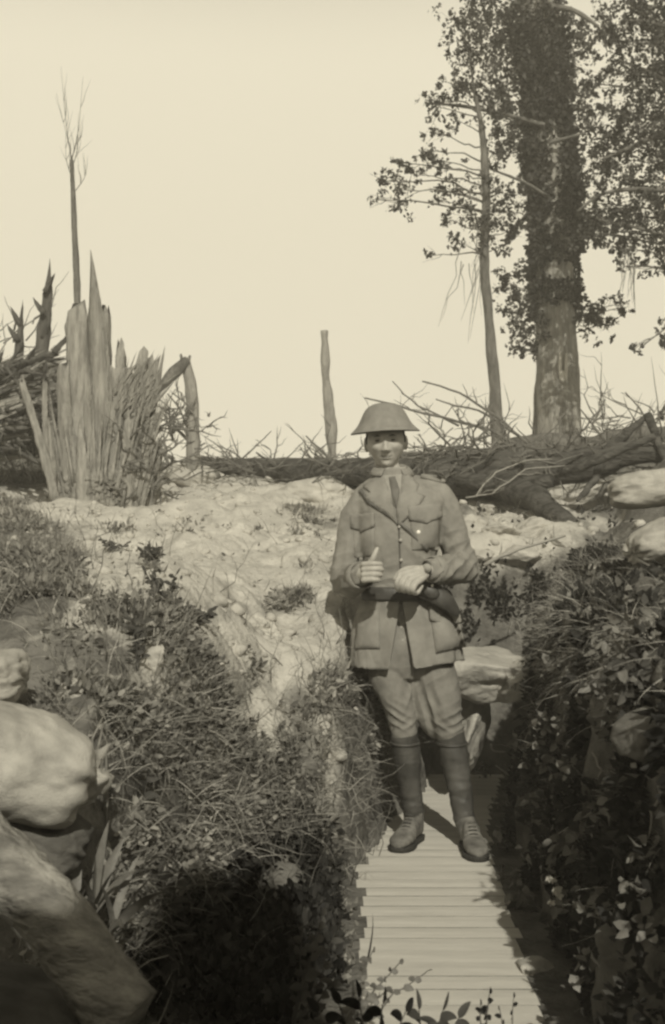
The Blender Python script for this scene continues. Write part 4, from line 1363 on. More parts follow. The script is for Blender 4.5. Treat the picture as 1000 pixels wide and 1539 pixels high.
nu, nv = 110, 90
hv = []
for j in range(nv + 1):
    ph = math.pi * j / nv
    for i in range(nu):
        th = 2 * math.pi * i / nu
        hv.append((math.sin(ph) * math.cos(th), math.sin(ph) * math.sin(th), math.cos(ph)))
hv = np.array(hv)
x, y, z = hv[:, 0] * .080, hv[:, 1] * .098, hv[:, 2] * .119
jaw = sm(-z, .015, .115)
x = x * (1 - .30 * jaw) 
x = np.sign(x) * np.abs(x)
front = sm(-y, .0, .05)
y = np.where(y > 0, y * (1 - .35 * sm(-z, .02, .11)), y)
y = y - .012 * sm(-z, .06, .115) * front            # chin comes forward
au = np.abs(x)
dn = np.zeros_like(x)
dn += .008 * g2((au - .026) / .024, (z - .024) / .009)
dn -= .015 * g2((au - .031) / .016, (z - .005) / .011)
dn += .004 * g2((au - .031) / .012, (z - .003) / .007)
ramp = sm(-z, -.020, .036) * (1 - sm(-z, .038, .047))
dn += .027 * ramp * np.exp(-(x / (.0075 + .006 * sm(-z, 0, .036))) ** 2)
dn += .008 * g2((au - .013) / .006, (z + .037) / .007)
dn += .008 * g2((au - .044) / .016, (z + .026) / .014)
dn += .0055 * g2(x / .021, (z + .0575) / .0045)
dn += .0065 * g2(x / .018, (z + .0695) / .005)
dn -= .006 * g2(x / .028, (z + .0632 - 9 * x * x) / .0026)
dn -= .004 * g2(x / .02, (z + .079) / .005)
dn += .008 * g2(x / .017, (z + .098) / .012)
dn -= .003 * g2((au - .030 - .2 * (-z - .04)) / .003, (z + .052) / .014)     # smile folds
y = y - dn * front
hw = np.array([tuple(HW(*p)) for p in np.stack([x, y, z], -1)])
body = MB()
fs_ = []
for j in range(nv):
    for i in range(nu):
        fs_.append((j * nu + i, (j + 1) * nu + i, (j + 1) * nu + (i + 1) % nu, j * nu + (i + 1) % nu))
body.add(hw, fs_)
for s in (-1, 1):
    body.ellipsoid(HW(s * .080, .012, -.010), (.011, .019, .032), HR @ Matrix.Rotation(s * .3, 3, 'Z'), 14, 10)
ctube(body, [HW(0, .02, -.05), HW(0, .02, -.10), S(590, 722, .05), S(594, 745, .05)], [.053, .049, .050, .060])
# trunk and legs beneath the clothes
ctube(body, [S(596, 742, .03), S(602, 800, .02), S(601, 880, .02), S(606, 960, .02), S(608, 985, .02)], [.09, .105, .095, .12, .11], 24)
ctube(body, [S(635, 752, .03), S(600, 748, .04), S(562, 756, .03)], [.04, .06, .04])
LA = [S(560, 756, .03), S(545, 766, .03), S(529, 805, .03), S(518, 858, .03), S(526, 868, -.12), S(545, 862, -.235)]
RA = [S(638, 752, .03), S(655, 760, .03), S(678, 800, .03), S(694, 844, .03), S(676, 855, -.12), S(645, 856, -.215)]
ctube(body, LA, [.035, .038, .038, .036, .034, .027], 16, 8)
ctube(body, RA, [.035, .038, .038, .040, .036, .027], 16, 8)
ctube(body, [S(583, 985), S(598, 1060), S(606, 1105), S(614, 1160, .01), S(622, 1225, .02)], [.08, .06, .045, .042, .03])
ctube(body, [S(645, 985), S(668, 1060), S(677, 1105), S(688, 1160), S(701, 1245, -.02)], [.08, .06, .045, .042, .03])
# his right hand: closed fist, thumb up
ctube(body, [S(541, 864, -.22), S(548, 861, -.25)], [.030, .027])
for i, yy in enumerate((848, 856, 864, 872)):
    ctube(body, [S(545, 861 + (yy - 861) * .5, -.235), S(548, yy, -.282)], [.017, .0125], 12, 3)
    L = (1.0, 1.08, 1.0, .86)[i]
    ctube(body, [S(547, yy, -.285), S(547 + 15 * L, yy - 1, -.306), S(549 + 23 * L, yy, -.290), S(549 + 21 * L, yy + .6, -.266), S(548 + 12 * L, yy + 1, -.258)], [.0115, .0104, .0098, .009, .008], 12, 4)
ctube(body, [S(550, 854, -.25), S(558, 845, -.272), S(562, 837, -.282), S(567, 825, -.278)], [.017, .0135, .0115, .0085], 12, 4)
# his left hand: back of the hand to the camera, fingers curled under
for i in range(4):
    k = S(602 + 8.0 * i, 864 + 4.0 * i, -.285)
    ctube(body, [S(645, 856, -.225), S(628 + 2 * i, 857 + 4 * i, -.262), k], [.022, .0165, .0125], 12, 4)
    ctube(body, [k, S(597 + 8.2 * i, 875 + 3.2 * i, -.297), S(597.5 + 8.4 * i, 885 + 2.0 * i, -.28), S(603 + 8.4 * i, 887 + 1.2 * i, -.256), S(610 + 8 * i, 881, -.25)],
          [.0118, .0106, .0098, .009, .008], 12, 4)
ctube(body, [S(628, 856, -.24), S(612, 856, -.262), S(601, 861, -.268), S(594, 870, -.275)], [.018, .0135, .011, .0085], 12, 4)
bme = union(body, .0030, 3)
link('body', bme, M['skin'], man)

# --- eyes, brows, mouth
for s in (-1, 1):
    e = MB().ellipsoid(HW(s * .031, -.0815, .003), (.0115, .009, .0038), HR, 14, 10).build('eye', M['eye'], man)
    MB().ellipsoid(HW(s * .031 - .001, -.0895, .0028), (.0045, .002, .0035), HR, 10, 8).build('iris', M['iris'], e)
tree_body = None
def bvh(me_world_pts_polys):
    v, f = me_world_pts_polys
    return BVHTree.FromPolygons(v, f)
def bvh_of(o):
    mw = Matrix.Translation(Vector(o['_w'])) if '_w' in o else Matrix.Translation(o.location)
    return BVHTree.FromPolygons([mw @ v.co for v in o.data.vertices], [tuple(p.vertices) for p in o.data.polygons])


def patch(name, poly, off, thick, m, tree, parent=None, step=5.0, cam0=Vector((0, 0, CAM_H)), puff=0.0):
    """a piece of cloth or leather laid on the surface below it"""
    out = []
    n = len(poly)
    for i in range(n):
        a_, b_ = Vector(poly[i]), Vector(poly[(i + 1) % n])
        k = max(1, int((b_ - a_).length / step))
        for j in range(k): out.append(a_.lerp(b_, j / k))
    m0 = len(out)
    inner = []
    x0, x1 = min(p[0] for p in poly), max(p[0] for p in poly)
    y0, y1 = min(p[1] for p in poly), max(p[1] for p in poly)
    def inside(q):
        c = False
        for i in range(m0):
            a_, b_ = out[i], out[(i + 1) % m0]
            if (a_.y > q.y) != (b_.y > q.y) and q.x < (b_.x - a_.x) * (q.y - a_.y) / (b_.y - a_.y) + a_.x: c = not c
        return c
    yy = y0 + step * .5
    while yy < y1:
        xx = x0 + step * .5
        while xx < x1:
            q = Vector((xx, yy))
            if inside(q) and min((q - o_).length for o_ in out) > step * .45: inner.append(q)
            xx += step
        yy += step
    vs, es, fs, *_ = delaunay_2d_cdt(out + inner, [(i, (i + 1) % m0) for i in range(m0)], [list(range(m0))], 1, 1e-4)
    P, bad, ys_ = [], [], []
    for i, v in enumerate(vs):
        tgt = at(v.x, v.y, YM)
        d = (tgt - cam0).normalized()
        h, nn, _, _ = tree.ray_cast(cam0, d)
        if h is None or abs(h.y - YM) > .45:
            P.append(None)
        else:
            e = min((v - o_).length for o_ in out)
            P.append((h, nn, d, e))
    good = [p for p in P if p is not None]
    if not good: return None
    my = sum(p[0].y for p in good) / len(good)
    top, bot = [], []
    for i, v in enumerate(vs):
        p = P[i]
        if p is None:
            h = at(v.x, v.y, my)
            p = (h, Vector((0, -1, 0)), (h - cam0).normalized(), 0)
        h, nn, d, e = p
        if nn.dot(d) > 0: nn = -nn
        k = off + thick + puff * min(e / 12, 1) ** .6
        top.append(h + nn * k - d * 0)
        bot.append(h + nn * (off * .2 - .002))
    mb = MB()
    nvv = len(vs)
    F1 = [tuple(f) for f in fs]
    mb.add(top + bot, F1 + [tuple(i + nvv for i in f[::-1]) for f in F1])
    cnt = {}
    for f in F1:
        for i in range(len(f)):
            e = (f[i], f[(i + 1) % len(f)])
            cnt[e] = 1
    for (a_, b_) in list(cnt):
        if (b_, a_) not in cnt: mb.f.append((b_, a_, a_ + nvv, b_ + nvv))
    return mb.build(name, M[m], parent or man)


bt = bvh_of([c for c in man.children if c.name.startswith('body')][0])
def hp(u, v):
    """photo pixel of a point of the face"""
    q = HW(u, -.09, v)
    a_, b_ = proj(np.array(q))
    return (float(a_), float(b_))
patch('mouth', [hp(-.027, -.0575), hp(-.013, -.0615), hp(0, -.0628), hp(.013, -.0615), hp(.027, -.0570), hp(.014, -.0660), hp(0, -.0685), hp(-.014, -.0662)], .0002, .0006, 'lip', bt, step=1.5)
for s in (-1, 1):
    patch('eyebrow', [hp(s * .014, .020), hp(s * .030, .026), hp(s * .048, .020), hp(s * .030, .021)], .0005, .002, 'hair', bt, step=1.5)
# hair at the back and sides
mb = MB()
mb.ellipsoid((0, 0, 0), (1, 1, 1), None, 60, 44)
V = np.array(mb.v)
X = V * np.array([.0825, .103, .122])
X[:, 0] *= 1 - .22 * sm(-X[:, 2], .02, .11)
keep = lambda p: (p[2] > -.075 + .06 * (1 - sm(p[1], .0, .05))) and (p[1] > -.035 or p[2] > .052) and not (abs(p[0]) > .05 and -.005 < p[1] < .03 and p[2] < .0)
ok = [keep(p) for p in X]
mb.v = [tuple(HW(*(p * (1 + .012 * math.sin(i * 1.7))))) for i, p in enumerate(X)]
mb.f = [f for f in mb.f if all(ok[i] for i in f)]
hm = eval_mods(mb, [('SOLIDIFY', dict(thickness=.005))])
link('hair', hm, M['hair'], man)

# --- helmet
prof = [(0.0005, .146), (.022, .1452), (.040, .142), (.057, .1355), (.070, .1265), (.080, .114), (.088, .100), (.096, .085), (.104, .070), (.114, .057), (.126, .0455), (.1365, .0375), (.141, .0345), (.1405, .033)]
mb = MB()
n = 72
for (r_, z_) in prof:
    z_ += .005 + .006 * max(0, (z_ - .05) / .1)
    for k in range(n):
        an = 2 * math.pi * k / n
        q = 1 + .004 * math.sin(3 * an + 1)
        mb.v.append(tuple(HW(math.cos(an) * r_ * q, math.sin(an) * r_ * 1.10 + .006, z_ - .004 * math.cos(2 * an) * (r_ / .139) ** 3)))
for i in range(len(prof) - 1):
    for k in range(n):
        mb.f.append((i * n + k, i * n + (k + 1) % n, (i + 1) * n + (k + 1) % n, (i + 1) * n + k))
mb.f.append(tuple(range(n)))
hm = eval_mods(mb, [('SOLIDIFY', dict(thickness=.003, offset=-1)), ('SUBSURF', dict(levels=1, render_levels=1))])
displace(hm, lambda co: .0012 * fbm(co * 9, 3))
hel = link('steel_helmet', hm, M['helmet'], man)
mb = MB()
q = [HW(math.cos(a_) * .1412, math.sin(a_) * .1545 + .006, .0385 - .004 * math.cos(2 * a_)) for a_ in np.linspace(0, 2 * math.pi, 49)]
mb.tube(q, .0019, 6)
mb.build('brim_edge', M['seam'], hel)
mb = MB()
q = [HW(math.cos(a_) * .074, .01 + math.sin(a_) * .088, .052) for a_ in np.linspace(0, 2 * math.pi, 33)]
mb.tube(q, .006, 8)
mb.build('liner', M['leather'], hel)

# --- jacket
def ring(cx, py, hw_, d, dy=0.0, tilt=0.0):
    return (S(cx, py, dy), Vector((hw_ * PX, 0, tilt)), Vector((0, d, 0)))
jk = MB()
jk.loft([ring(601, 908, 50, .118, .02), ring(600, 885, 50, .118, .02), ring(600, 850, 55, .128, .02), ring(602, 810, 61, .136, .02), ring(603, 775, 66, .138, .025), ring(602, 752, 70, .128, .03),
         ring(600, 738, 66, .108, .035), ring(596, 725, 50, .088, .04), ring(591, 714, 31, .070, .035), ring(588, 706, 24, .062, .03)], 48, 2.35)
SL = [S(570, 738, .03), S(548, 748, .03), S(534, 778, .03), S(523, 825, .03), S(517, 860, .03), S(523, 874, -.04), S(533, 871, -.13), S(543, 865, -.205)]
SR = [S(626, 730, .03), S(652, 740, .03), S(671, 775, .03), S(686, 820, .03), S(695, 846, .02), S(690, 856, -.04), S(674, 856, -.12), S(652, 856, -.185)]
ctube(jk, SL, [.050, .057, .060, .056, .059, .064, .060, .052], 24, 7)
ctube(jk, SR, [.050, .060, .066, .064, .066, .068, .064, .050], 24, 7)
jk.ellipsoid(S(703, 858, -.03), (.045, .05, .042), None, 16, 12)
jk.ellipsoid(S(512, 880, -.02), (.038, .05, .036), None, 16, 12)
jme = union(jk, .0045, 10)
def folds(co):
    px, py = proj(co)
    d = .0075 * fbm(co * np.array([12, 12, 6]), 3) + .0016 * fbm(co * 34, 2) - .004 * np.clip(.25 - np.abs(fbm(co * np.array([9, 9, 6]) + 31, 2)), 0, 1) * 4 * .5
    for (cx, cy, rx, ry, fx, fy, a_) in [(512, 868, 26, 34, .10, .36, .006), (690, 850, 34, 34, .30, .30, .008), (530, 760, 26, 30, .2, .22, .004), (672, 762, 22, 34, -.22, .18, .004),
                                         (600, 868, 50, 26, .05, .34, .004), (665, 862, 22, 22, .42, .10, .005), (690, 815, 20, 26, .1, .3, .005), (536, 868, 16, 22, .4, .05, .004), (560, 820, 26, 40, .18, .10, .003), (640, 840, 30, 30, -.12, .2, .004)]:
        w_ = np.exp(-((px - cx) / rx) ** 2 - ((py - cy) / ry) ** 2)
        ph = (px - cx) * fx + (py - cy) * fy + 1.3 * fbm(co * 12 + cx, 2)
        d += a_ * w_ * (1 - 1.6 * np.abs(np.sin(ph * .5)) ** .7)
    return d
displace(jme, folds)
jack = link('jacket', jme, M['wool'], man)
jt = bvh_of(jack)

# skirt of the jacket, open at the front
R_ = [(876, 600, 50, .120), (892, 600, 52, .124), (905, 601, 57, .130), (925, 604, 67, .138), (945, 606, 75, .147), (965, 608, 80, .152), (985, 609, 82, .156), (1002, 610, 83, .158)]
mb = MB()
n = 72
for i, (py, cx, hw_, d) in enumerate(R_):
    t = max(0, (py - 900) / 102)
    gl = 600 - 15 * t ** 1.2
    gr = 600 + 17 * t ** 1.1
    e = 2.2
    aL = -math.pi / 2 - math.asin(min(.9, max(-.9, (cx - gl) / hw_)))
    aR = -math.pi / 2 + math.asin(min(.9, max(-.9, (gr - cx) / hw_)))
    for k in range(n + 1):
        an = aR + (aL + 2 * math.pi - aR) * k / n
        x_, y_ = math.cos(an), math.sin(an)
        fl_ = 1 + t * (.035 * math.sin(an * 7 + 1) + .03 * math.sin(an * 11 + 2 + t)) 
        pyk = py - (10 * t if (x_ > 0) else 0) * max(x_, 0)
        q = S(cx + hw_ * fl_ * x_, pyk, .02 + d * fl_ * y_)
        q.x = S(cx, py, .02).x + hw_ * PX * fl_ * x_
        q.z = S(cx, pyk, .02).z
        mb.v.append(tuple(q))
for i in range(len(R_) - 1):
    for k in range(n):
        mb.f.append((i * (n + 1) + k, i * (n + 1) + k + 1, (i + 1) * (n + 1) + k + 1, (i + 1) * (n + 1) + k))
sk = eval_mods(mb, [('SUBSURF', dict(levels=2, render_levels=2)), ('SOLIDIFY', dict(thickness=.006, offset=-1))])
displace(sk, lambda co: .010 * fbm(co * np.array([10, 10, 3.5]) + 3, 3) + .0014 * fbm(co * 28, 2))
skirt = link('jacket_skirt', sk, M['wool'], man)
skt = bvh_of(skirt)
patch('skirt_pocket', [(646, 918), (688, 922), (700, 972), (655, 982)], .002, .004, 'wool', skt, puff=.018)
patch('skirt_pocket', [(538, 925), (570, 916), (572, 975), (534, 975)], .002, .003, 'wool', skt, puff=.008)
patch('pocket_flap', [(643, 912), (690, 917), (693, 934), (668, 941), (645, 933)], .018, .004, 'wool', skt)
# details laid on the jacket
patch('shirt', [(574, 715), (606, 713), (602, 745), (595, 764), (583, 742)], .0015, .001, 'shirt', jt)
patch('tie', [(585, 718), (594, 717), (601, 738), (597, 768), (589, 745)], .003, .004, 'tie', jt, puff=.003)
patch('lapel', [(568, 718), (576, 716), (586, 740), (598, 790), (584, 774), (562, 757), (549, 750), (558, 741), (547, 732)], .003, .006, 'wool', jt)
patch('lapel', [(604, 716), (613, 714), (629, 730), (624, 741), (639, 747), (622, 768), (599, 791), (596, 766), (603, 735)], .003, .006, 'wool', jt)
patch('chest_pocket', [(531, 794), (563, 791), (563, 836), (533, 838)], .001, .002, 'wool', jt, puff=.006)
patch('pocket_flap', [(527, 774), (563, 770), (564, 791), (546, 800), (528, 793)], .005, .006, 'wool', jt)
patch('chest_pocket', [(617, 780), (660, 777), (660, 826), (619, 827)], .001, .002, 'wool', jt, puff=.006)
patch('pocket_flap', [(613, 762), (661, 757), (662, 777), (640, 787), (615, 781)], .005, .006, 'wool', jt)
patch('shoulder_strap', [(633, 712), (656, 714), (670, 722), (668, 727), (648, 722), (632, 719)], .002, .005, 'wool', jt)
patch('front_seam', [(598.5, 790), (601, 790), (604, 878), (601.5, 878)], .001, .002, 'seam', jt)
def ribbon(pts, w_):
    L, R2 = [], []
    for i, p_ in enumerate(pts):
        a_ = Vector(pts[max(i - 1, 0)])
        b_ = Vector(pts[min(i + 1, len(pts) - 1)])
        t_ = (b_ - a_).normalized()
        nn = Vector((-t_.y, t_.x)) * w_ / 2
        L.append(tuple(Vector(p_) + nn))
        R2.append(tuple(Vector(p_) - nn))
    return L + R2[::-1]
patch('cross_strap', ribbon([(543, 737), (556, 755), (576, 768), (597, 782), (617, 799), (634, 818), (642, 827)], 5.5), .005, .003, 'strap', jt)
for (a_, b_, r_, m_) in [(629, 800, .0085, 'metal'), (546, 797, .006, 'dull'), (602, 812, .007, 'dull'), (603, 842, .007, 'dull'), (600, 792, .006, 'dull')]:
    tgt = at(a_, b_, YM)
    c0 = Vector((0, 0, CAM_H))
    h, nn, _, _ = jt.ray_cast(c0, (tgt - c0).normalized())
    if h: MB().ellipsoid(h + Vector((0, -.010, 0)), (r_, r_ * .6, r_), None, 16, 10).build('button', M[m_], man)
# collar
mb = MB()
n = 48
for (py, sc_, h_) in [(720, 1.10, 0), (713, 1.06, 0), (708, 1.04, 0), (708, 1.12, 0), (719, 1.42, 0)]:
    for k in range(n + 1):
        an = -math.pi / 2 + .5 + (2 * math.pi - 1.0) * k / n
        back = .5 + .5 * math.sin(an)
        q = S(589, py - 11 * back, .03)
        mb.v.append((q.x + math.cos(an) * .064 * sc_, q.y + math.sin(an) * .066 * sc_, q.z))
for i in range(4):
    for k in range(n):
        mb.f.append((i * (n + 1) + k, i * (n + 1) + k + 1, (i + 1) * (n + 1) + k + 1, (i + 1) * (n + 1) + k))
link('collar', eval_mods(mb, [('SUBSURF', dict(levels=1, render_levels=1)), ('SOLIDIFY', dict(thickness=.004))]), M['wool'], man)
mb = MB()
for (py, sc_) in [(722, 1.02), (708, .98), (704, .97)]:
    for k in range(n + 1):
        an = -math.pi / 2 + .12 + (2 * math.pi - .24) * k / n
        back = .5 + .5 * math.sin(an)
        q = S(589.5, py - 9 * back, .025)
        mb.v.append((q.x + math.cos(an) * .060 * sc_, q.y + math.sin(an) * .062 * sc_, q.z))
for i in range(2):
    for k in range(n):
        mb.f.append((i * (n + 1) + k, i * (n + 1) + k + 1, (i + 1) * (n + 1) + k + 1, (i + 1) * (n + 1) + k))
link('shirt_collar', eval_mods(mb, [('SOLIDIFY', dict(thickness=.003))]), M['shirt'], man)
# belt and holster
mb = MB()
for py, o_ in ((882, 1.0), (886, 1.035), (897, 1.045), (901, 1.02)):
    for k in range(65):
        an = 2 * math.pi * k / 64
        q = S(600.5, py, .02)
        mb.v.append((q.x + math.copysign(abs(math.cos(an)) ** .9, math.cos(an)) * .148 * o_, q.y + math.copysign(abs(math.sin(an)) ** .9, math.sin(an)) * .134 * o_, q.z))
for i in range(3):
    for k in range(64):
        mb.f.append((i * 65 + k, i * 65 + k + 1, (i + 1) * 65 + k + 1, (i + 1) * 65 + k))
link('belt', eval_mods(mb, [('SOLIDIFY', dict(thickness=.004))]), M['leather'], man)
mb = MB()
ctube(mb, [S(636, 886, -.13), S(655, 893, -.135), S(672, 905, -.13), S(686, 920, -.11)], [.036, .040, .034, .018], 20, 5, flat=.55)
me = mb.mesh()
displace(me, lambda co: .003 * fbm(co * 18, 3))
hol = link('holster', me, M['leather'], man)
mb = MB().ellipsoid(S(647, 889, -.16), (.04, .018, .026), Matrix.Rotation(.5, 3, 'Y'), 18, 12)
mb.build('flap', M['leather'], hol)
for (a_, b_, dy_) in [(643, 871, -.185), (650, 880, -.18)]:
    MB().ellipsoid(S(a_, b_, dy_), (.006, .004, .006), None, 12, 8).build('stud', M['metal'], hol)
# cuffs
for cc, ax_, r_ in ((S(543, 865, -.21), S(545, 864, -.235) - S(536, 868, -.16), .050), (S(652, 856, -.185), S(645, 856, -.21) - S(668, 856, -.13), .048)):
    ax_ = ax_.normalized()
    ctube_ = MB().tube([cc - ax_ * .05, cc - ax_ * .02, cc + ax_ * .016], [r_ * 1.06, r_ * 1.05, r_ * .98], 32, cap=False)
    link('cuff', eval_mods(ctube_, [('SOLIDIFY', dict(thickness=.005))]), M['wool'], man)
# watch
wc = S(641, 854, -.262)
wt = MB().tube([wc + Vector((.004, .006, 0)), wc + Vector((0, -.006, 0))], .0175, 24).build('wristwatch', M['dull'], man)
MB().tube([wc + Vector((0, -.005, 0)), wc + Vector((-.001, -.0075, 0))], .0145, 24).build('watch_face', M['shirt'], wt)
q = [S(641, 856, -.225) + Vector((.012 * math.cos(a_) , -.036 * math.cos(a_), .034 * math.sin(a_))) for a_ in np.linspace(0, 2 * math.pi, 30)]
MB().tube(q, .006, 8, flat=.4).build('watch_strap', M['leather'], wt)

# --- breeches
br = MB()
br.loft([ring(606, 930, 46, .11, .02), ring(607, 965, 52, .12, .02), ring(610, 1000, 58, .115, .02), ring(616, 1018, 40, .09, .02)], 36, 2.2)
ctube(br, [S(578, 985, .01), S(586, 1020, .0), S(598, 1055, -.01), S(605, 1085, -.01), S(607, 1106, 0)], [.088, .085, .068, .056, .052], 24, 6)
ctube(br, [S(645, 985, .01), S(655, 1020, 0), S(664, 1052, -.01), S(672, 1085, -.01), S(677, 1106, 0)], [.092, .090, .080, .065, .056], 24, 6)
ctube(br, [S(622, 1010, .0), S(634, 1050, -.0), S(647, 1085, .01), S(655, 1100, .02)], [.05, .052, .045, .03], 16, 5)
bm = union(br, .0045, 8)
def bf(co):
    px, py = proj(co)
    d = .005 * fbm(co * 8 + 5, 3) + .0015 * fbm(co * 26, 2)
    for (cx, cy, rx, ry, fx, fy, a_) in [(598, 1078, 18, 20, -.25, .45, .007), (618, 1090, 14, 14, .3, .40, .005), (690, 1080, 20, 22, .25, .42, .007), (664, 1092, 16, 14, -.3, .4, .005), (618, 1030, 14, 40, .4, .10, .006), (650, 1060, 18, 40, .4, -.12, .007), (660, 1020, 30, 30, .15, .2, .004)]:
        w_ = np.exp(-((px - cx) / rx) ** 2 - ((py - cy) / ry) ** 2)
        ph = (px - cx) * fx + (py - cy) * fy + 1.5 * fbm(co * 10 + cx, 2)
        d += a_ * w_ * (1 - 1.6 * np.abs(np.sin(ph * .5)) ** .7)
    return d
displace(bm, bf)
link('breeches', bm, M['wool2'], man)
# --- gaiters and boots
for pts, rr2, wr in (([S(607, 1104, 0), S(611, 1135, .005), S(616, 1175, .01), S(622, 1222, .02)], [.054, .054, .045, .040], 0),
                     ([S(677, 1102, 0), S(683, 1140, -.005), S(692, 1190, -.02), S(700, 1240, -.04)], [.058, .056, .046, .040], 1)):
    mb = MB()
    q = bez(pts, 90)
    r2 = rads(len(q), rr2)
    r2 = [r_ * (1 + .010 * abs(math.sin(i * .23 + wr)) + .03 * math.exp(-((i - 70) / 8) ** 2)) for i, r_ in enumerate(r2)]
    mb.tube(q, r2, 28)
    me = mb.mesh()
    displace(me, lambda co: .003 * fbm(co * 14, 3) + .0035 * (.3 - np.abs(fbm(co * np.array([8, 8, 22]), 2))) * (1 - sm(co[:, 2], .2, .42)) * 1.6 + .002 * fbm(co * np.array([10, 10, 40]), 2))
    gt_ = link('gaiter', me, M['gaiter'], man)
    mb = MB()
    k = 14
    c_ = q[k]
    mb.tube([c_ + Vector((math.cos(a_) * r2[k] * 1.06, math.sin(a_) * r2[k] * 1.06, .005 * math.sin(a_))) for a_ in np.linspace(0, 2 * math.pi, 26)], .005, 6)
    mb.build('gaiter_strap', M['leather'], gt_)
def boot(heel, toe, ank):
    heel, toe = Vector(heel), Vector(toe)
    ax_ = (toe - heel).normalized()
    L = (toe - heel).length
    sd = Vector((-ax_.y, ax_.x, 0))
    mb = MB()
    rings = []
    for t, w_, h_ in [(-.02, .012, .04), (0, .026, .075), (.12, .033, .095), (.3, .034, .098), (.45, .037, .078), (.6, .044, .060), (.75, .046, .048), (.88, .042, .042), (.96, .030, .036), (1.0, .012, .02)]:
        rings.append((heel + ax_ * L * t + Vector((0, 0, .018 + h_ / 2)), sd * w_, Vector((0, 0, h_ / 2))))
    mb.loft(rings, 28, 2.5)
    a0 = heel + ax_ * L * .2 + Vector((0, 0, .07))
    ctube(mb, [a0, a0.lerp(ank, .5), ank], [.042, .041, .043], 20, 4)
    me = union(mb, .004, 5)
    displace(me, lambda co: .002 * fbm(co * 22, 3) - .004 * np.maximum(0, np.sin(((co - np.array(heel)) @ np.array(ax_)) / L * 60)) * np.exp(-((((co - np.array(heel)) @ np.array(ax_)) / L - .58) / .09) ** 2))
    b_ = link('boot', me, M['boot'], man)
    mb = MB()
    out = [(-.03, .012), (-.01, .030), (.1, .037), (.28, .035), (.42, .036), (.6, .047), (.78, .050), (.92, .042), (1.0, .025), (1.02, .008)]
    for zz, hh in ((.003, 1.0), (.018, 1.04), (.022, .98)):
        pts = [heel + ax_ * L * t + sd * w_ * hh for t, w_ in out] + [heel + ax_ * L * t - sd * w_ * hh for t, w_ in out[::-1]]
        mb.v += [(p_.x, p_.y, zz) for p_ in pts]
    m_ = 20
    for i in range(2):
        for k in range(m_): mb.f.append((i * m_ + k, i * m_ + (k + 1) % m_, (i + 1) * m_ + (k + 1) % m_, (i + 1) * m_ + k))
    mb.f.append(tuple(range(m_))[::-1])
    mb.f.append(tuple(range(2 * m_, 3 * m_)))
    mb.build('sole', M['sole'], b_)
    for j in range(5):
        c_ = heel + ax_ * L * (.40 + .06 * j) + Vector((0, 0, .103 - .011 * j + .012))
        MB().tube([c_ - sd * .016, c_ + Vector((0, 0, .003)), c_ + sd * .016], .0022, 5).build('lace', M['leather'], b_)
boot((.350, 4.98, 0), (.252, 4.735, 0), S(622, 1218, .02))
boot((.540, 4.86, 0), (.556, 4.595, 0), S(700, 1236, -.04))
# ------------------------------------------------------------------ camera, light, sky
cam = bpy.data.cameras.new('camera')
co = bpy.data.objects.new('camera', cam)
COL.objects.link(co)
cam.sensor_fit = 'VERTICAL'
cam.sensor_height = 64
cam.sensor_width = 64
cam.lens = 64 * F / 1539
cam.clip_start = 0.05
cam.clip_end = 2000
cam.dof.use_dof = True
cam.dof.focus_distance = 4.9
cam.dof.aperture_fstop = 14
co.location = (0, 0, CAM_H)
co.rotation_euler = (math.pi / 2 + TH, 0, 0)
scene.camera = co

sun = bpy.data.lights.new('sun', 'SUN')
so = bpy.data.objects.new('sun', sun)
COL.objects.link(so)
sun.energy = SUN_E
sun.angle = math.radians(0.6)
sun.color = (1, .95, .80)
tosun = Vector((math.sin(SUN_AZ) * math.cos(SUN_EL), -math.cos(SUN_AZ) * math.cos(SUN_EL), math.sin(SUN_EL)))
so.rotation_euler = tosun.to_track_quat('Z', 'Y').to_euler()
so.location = (3, -6, 8)

w = bpy.data.worlds.new('World')
scene.world = w
w.use_nodes = True
N, L = w.node_tree.nodes, w.node_tree.links
sky = N.new('ShaderNodeTexSky')
sky.sky_type = 'NISHITA'
sky.sun_disc = False
sky.sun_elevation = SUN_EL
sky.sun_rotation = math.pi - SUN_AZ
sky.dust_density = 4
sky.air_density = 1.0
bw = N.new('ShaderNodeRGBToBW')
L.new(sky.outputs[0], bw.inputs[0])
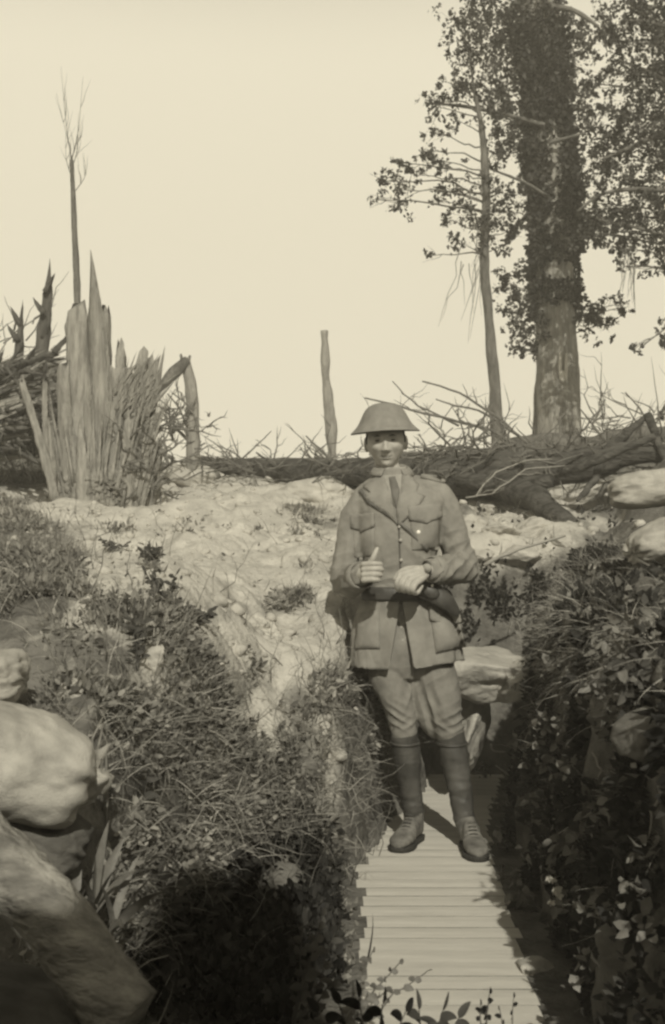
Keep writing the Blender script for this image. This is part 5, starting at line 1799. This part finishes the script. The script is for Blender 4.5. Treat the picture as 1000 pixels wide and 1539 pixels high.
# hazy white sky: bright low down, thinner towards the zenith
tcw = N.new('ShaderNodeTexCoord')
sp = N.new('ShaderNodeSeparateXYZ')
L.new(tcw.outputs['Generated'], sp.inputs[0])
hz = N.new('ShaderNodeMapRange')
hz.interpolation_type = 'SMOOTHSTEP'
hz.inputs['From Min'].default_value = .38
hz.inputs['From Max'].default_value = .62
hz.inputs['To Min'].default_value = 7.9
hz.inputs['To Max'].default_value = 0.25
L.new(sp.outputs['Z'], hz.inputs['Value'])
mn = N.new('ShaderNodeMath')
mn.operation = 'MAXIMUM'
bs = N.new('ShaderNodeMath')
bs.operation = 'MULTIPLY'
bs.inputs[1].default_value = .45
L.new(bw.outputs[0], bs.inputs[0])
L.new(bs.outputs[0], mn.inputs[0])
L.new(hz.outputs[0], mn.inputs[1])
mi = N.new('ShaderNodeMath')
mi.operation = 'MINIMUM'
L.new(mn.outputs[0], mi.inputs[0])
mi.inputs[1].default_value = 8.0
ml = N.new('ShaderNodeVectorMath')
ml.operation = 'SCALE'
ml.inputs[0].default_value = (1.0, .92, .71)
L.new(mi.outputs[0], ml.inputs['Scale'])
L.new(ml.outputs[0], N['Background'].inputs[0])
N['Background'].inputs[1].default_value = 0.1

hb = bpy.data.meshes.new('haze')
X0, X1, Y0, Y1, Z0, Z1 = -21.5, 21.5, -14, 28, -2, 9
hb.from_pydata([(x_, y_, z_) for x_ in (X0, X1) for y_ in (Y0, Y1) for z_ in (Z0, Z1)], [], [(0, 1, 3, 2), (4, 6, 7, 5), (0, 4, 5, 1), (2, 3, 7, 6), (0, 2, 6, 4), (1, 5, 7, 3)])
ho = bpy.data.objects.new('haze', hb)
COL.objects.link(ho)
tag(ho, 'thin pale haze softening the far trees', None, None, 'stuff')
hm_ = bpy.data.materials.new('haze')
hm_.use_nodes = True
hn = hm_.node_tree.nodes
hn.remove(hn['Principled BSDF'])
pv = hn.new('ShaderNodeVolumePrincipled')
pv.inputs['Density'].default_value = 0.012
pv.inputs['Color'].default_value = (.98, .94, .84, 1)
hm_.node_tree.links.new(pv.outputs[0], hn['Material Output'].inputs['Volume'])
hb.materials.append(hm_)
scene.view_settings.view_transform = 'Standard'
scene.view_settings.look = 'None'
scene.view_settings.gamma = 1
scene.view_settings.exposure = 0.2
scene.render.engine = 'CYCLES'
try:
    scene.cycles.filter_width = 2.5
    scene.cycles.max_bounces = 5
except Exception:
    pass
for o in bpy.data.objects:
    if '_w' in o: del o['_w']
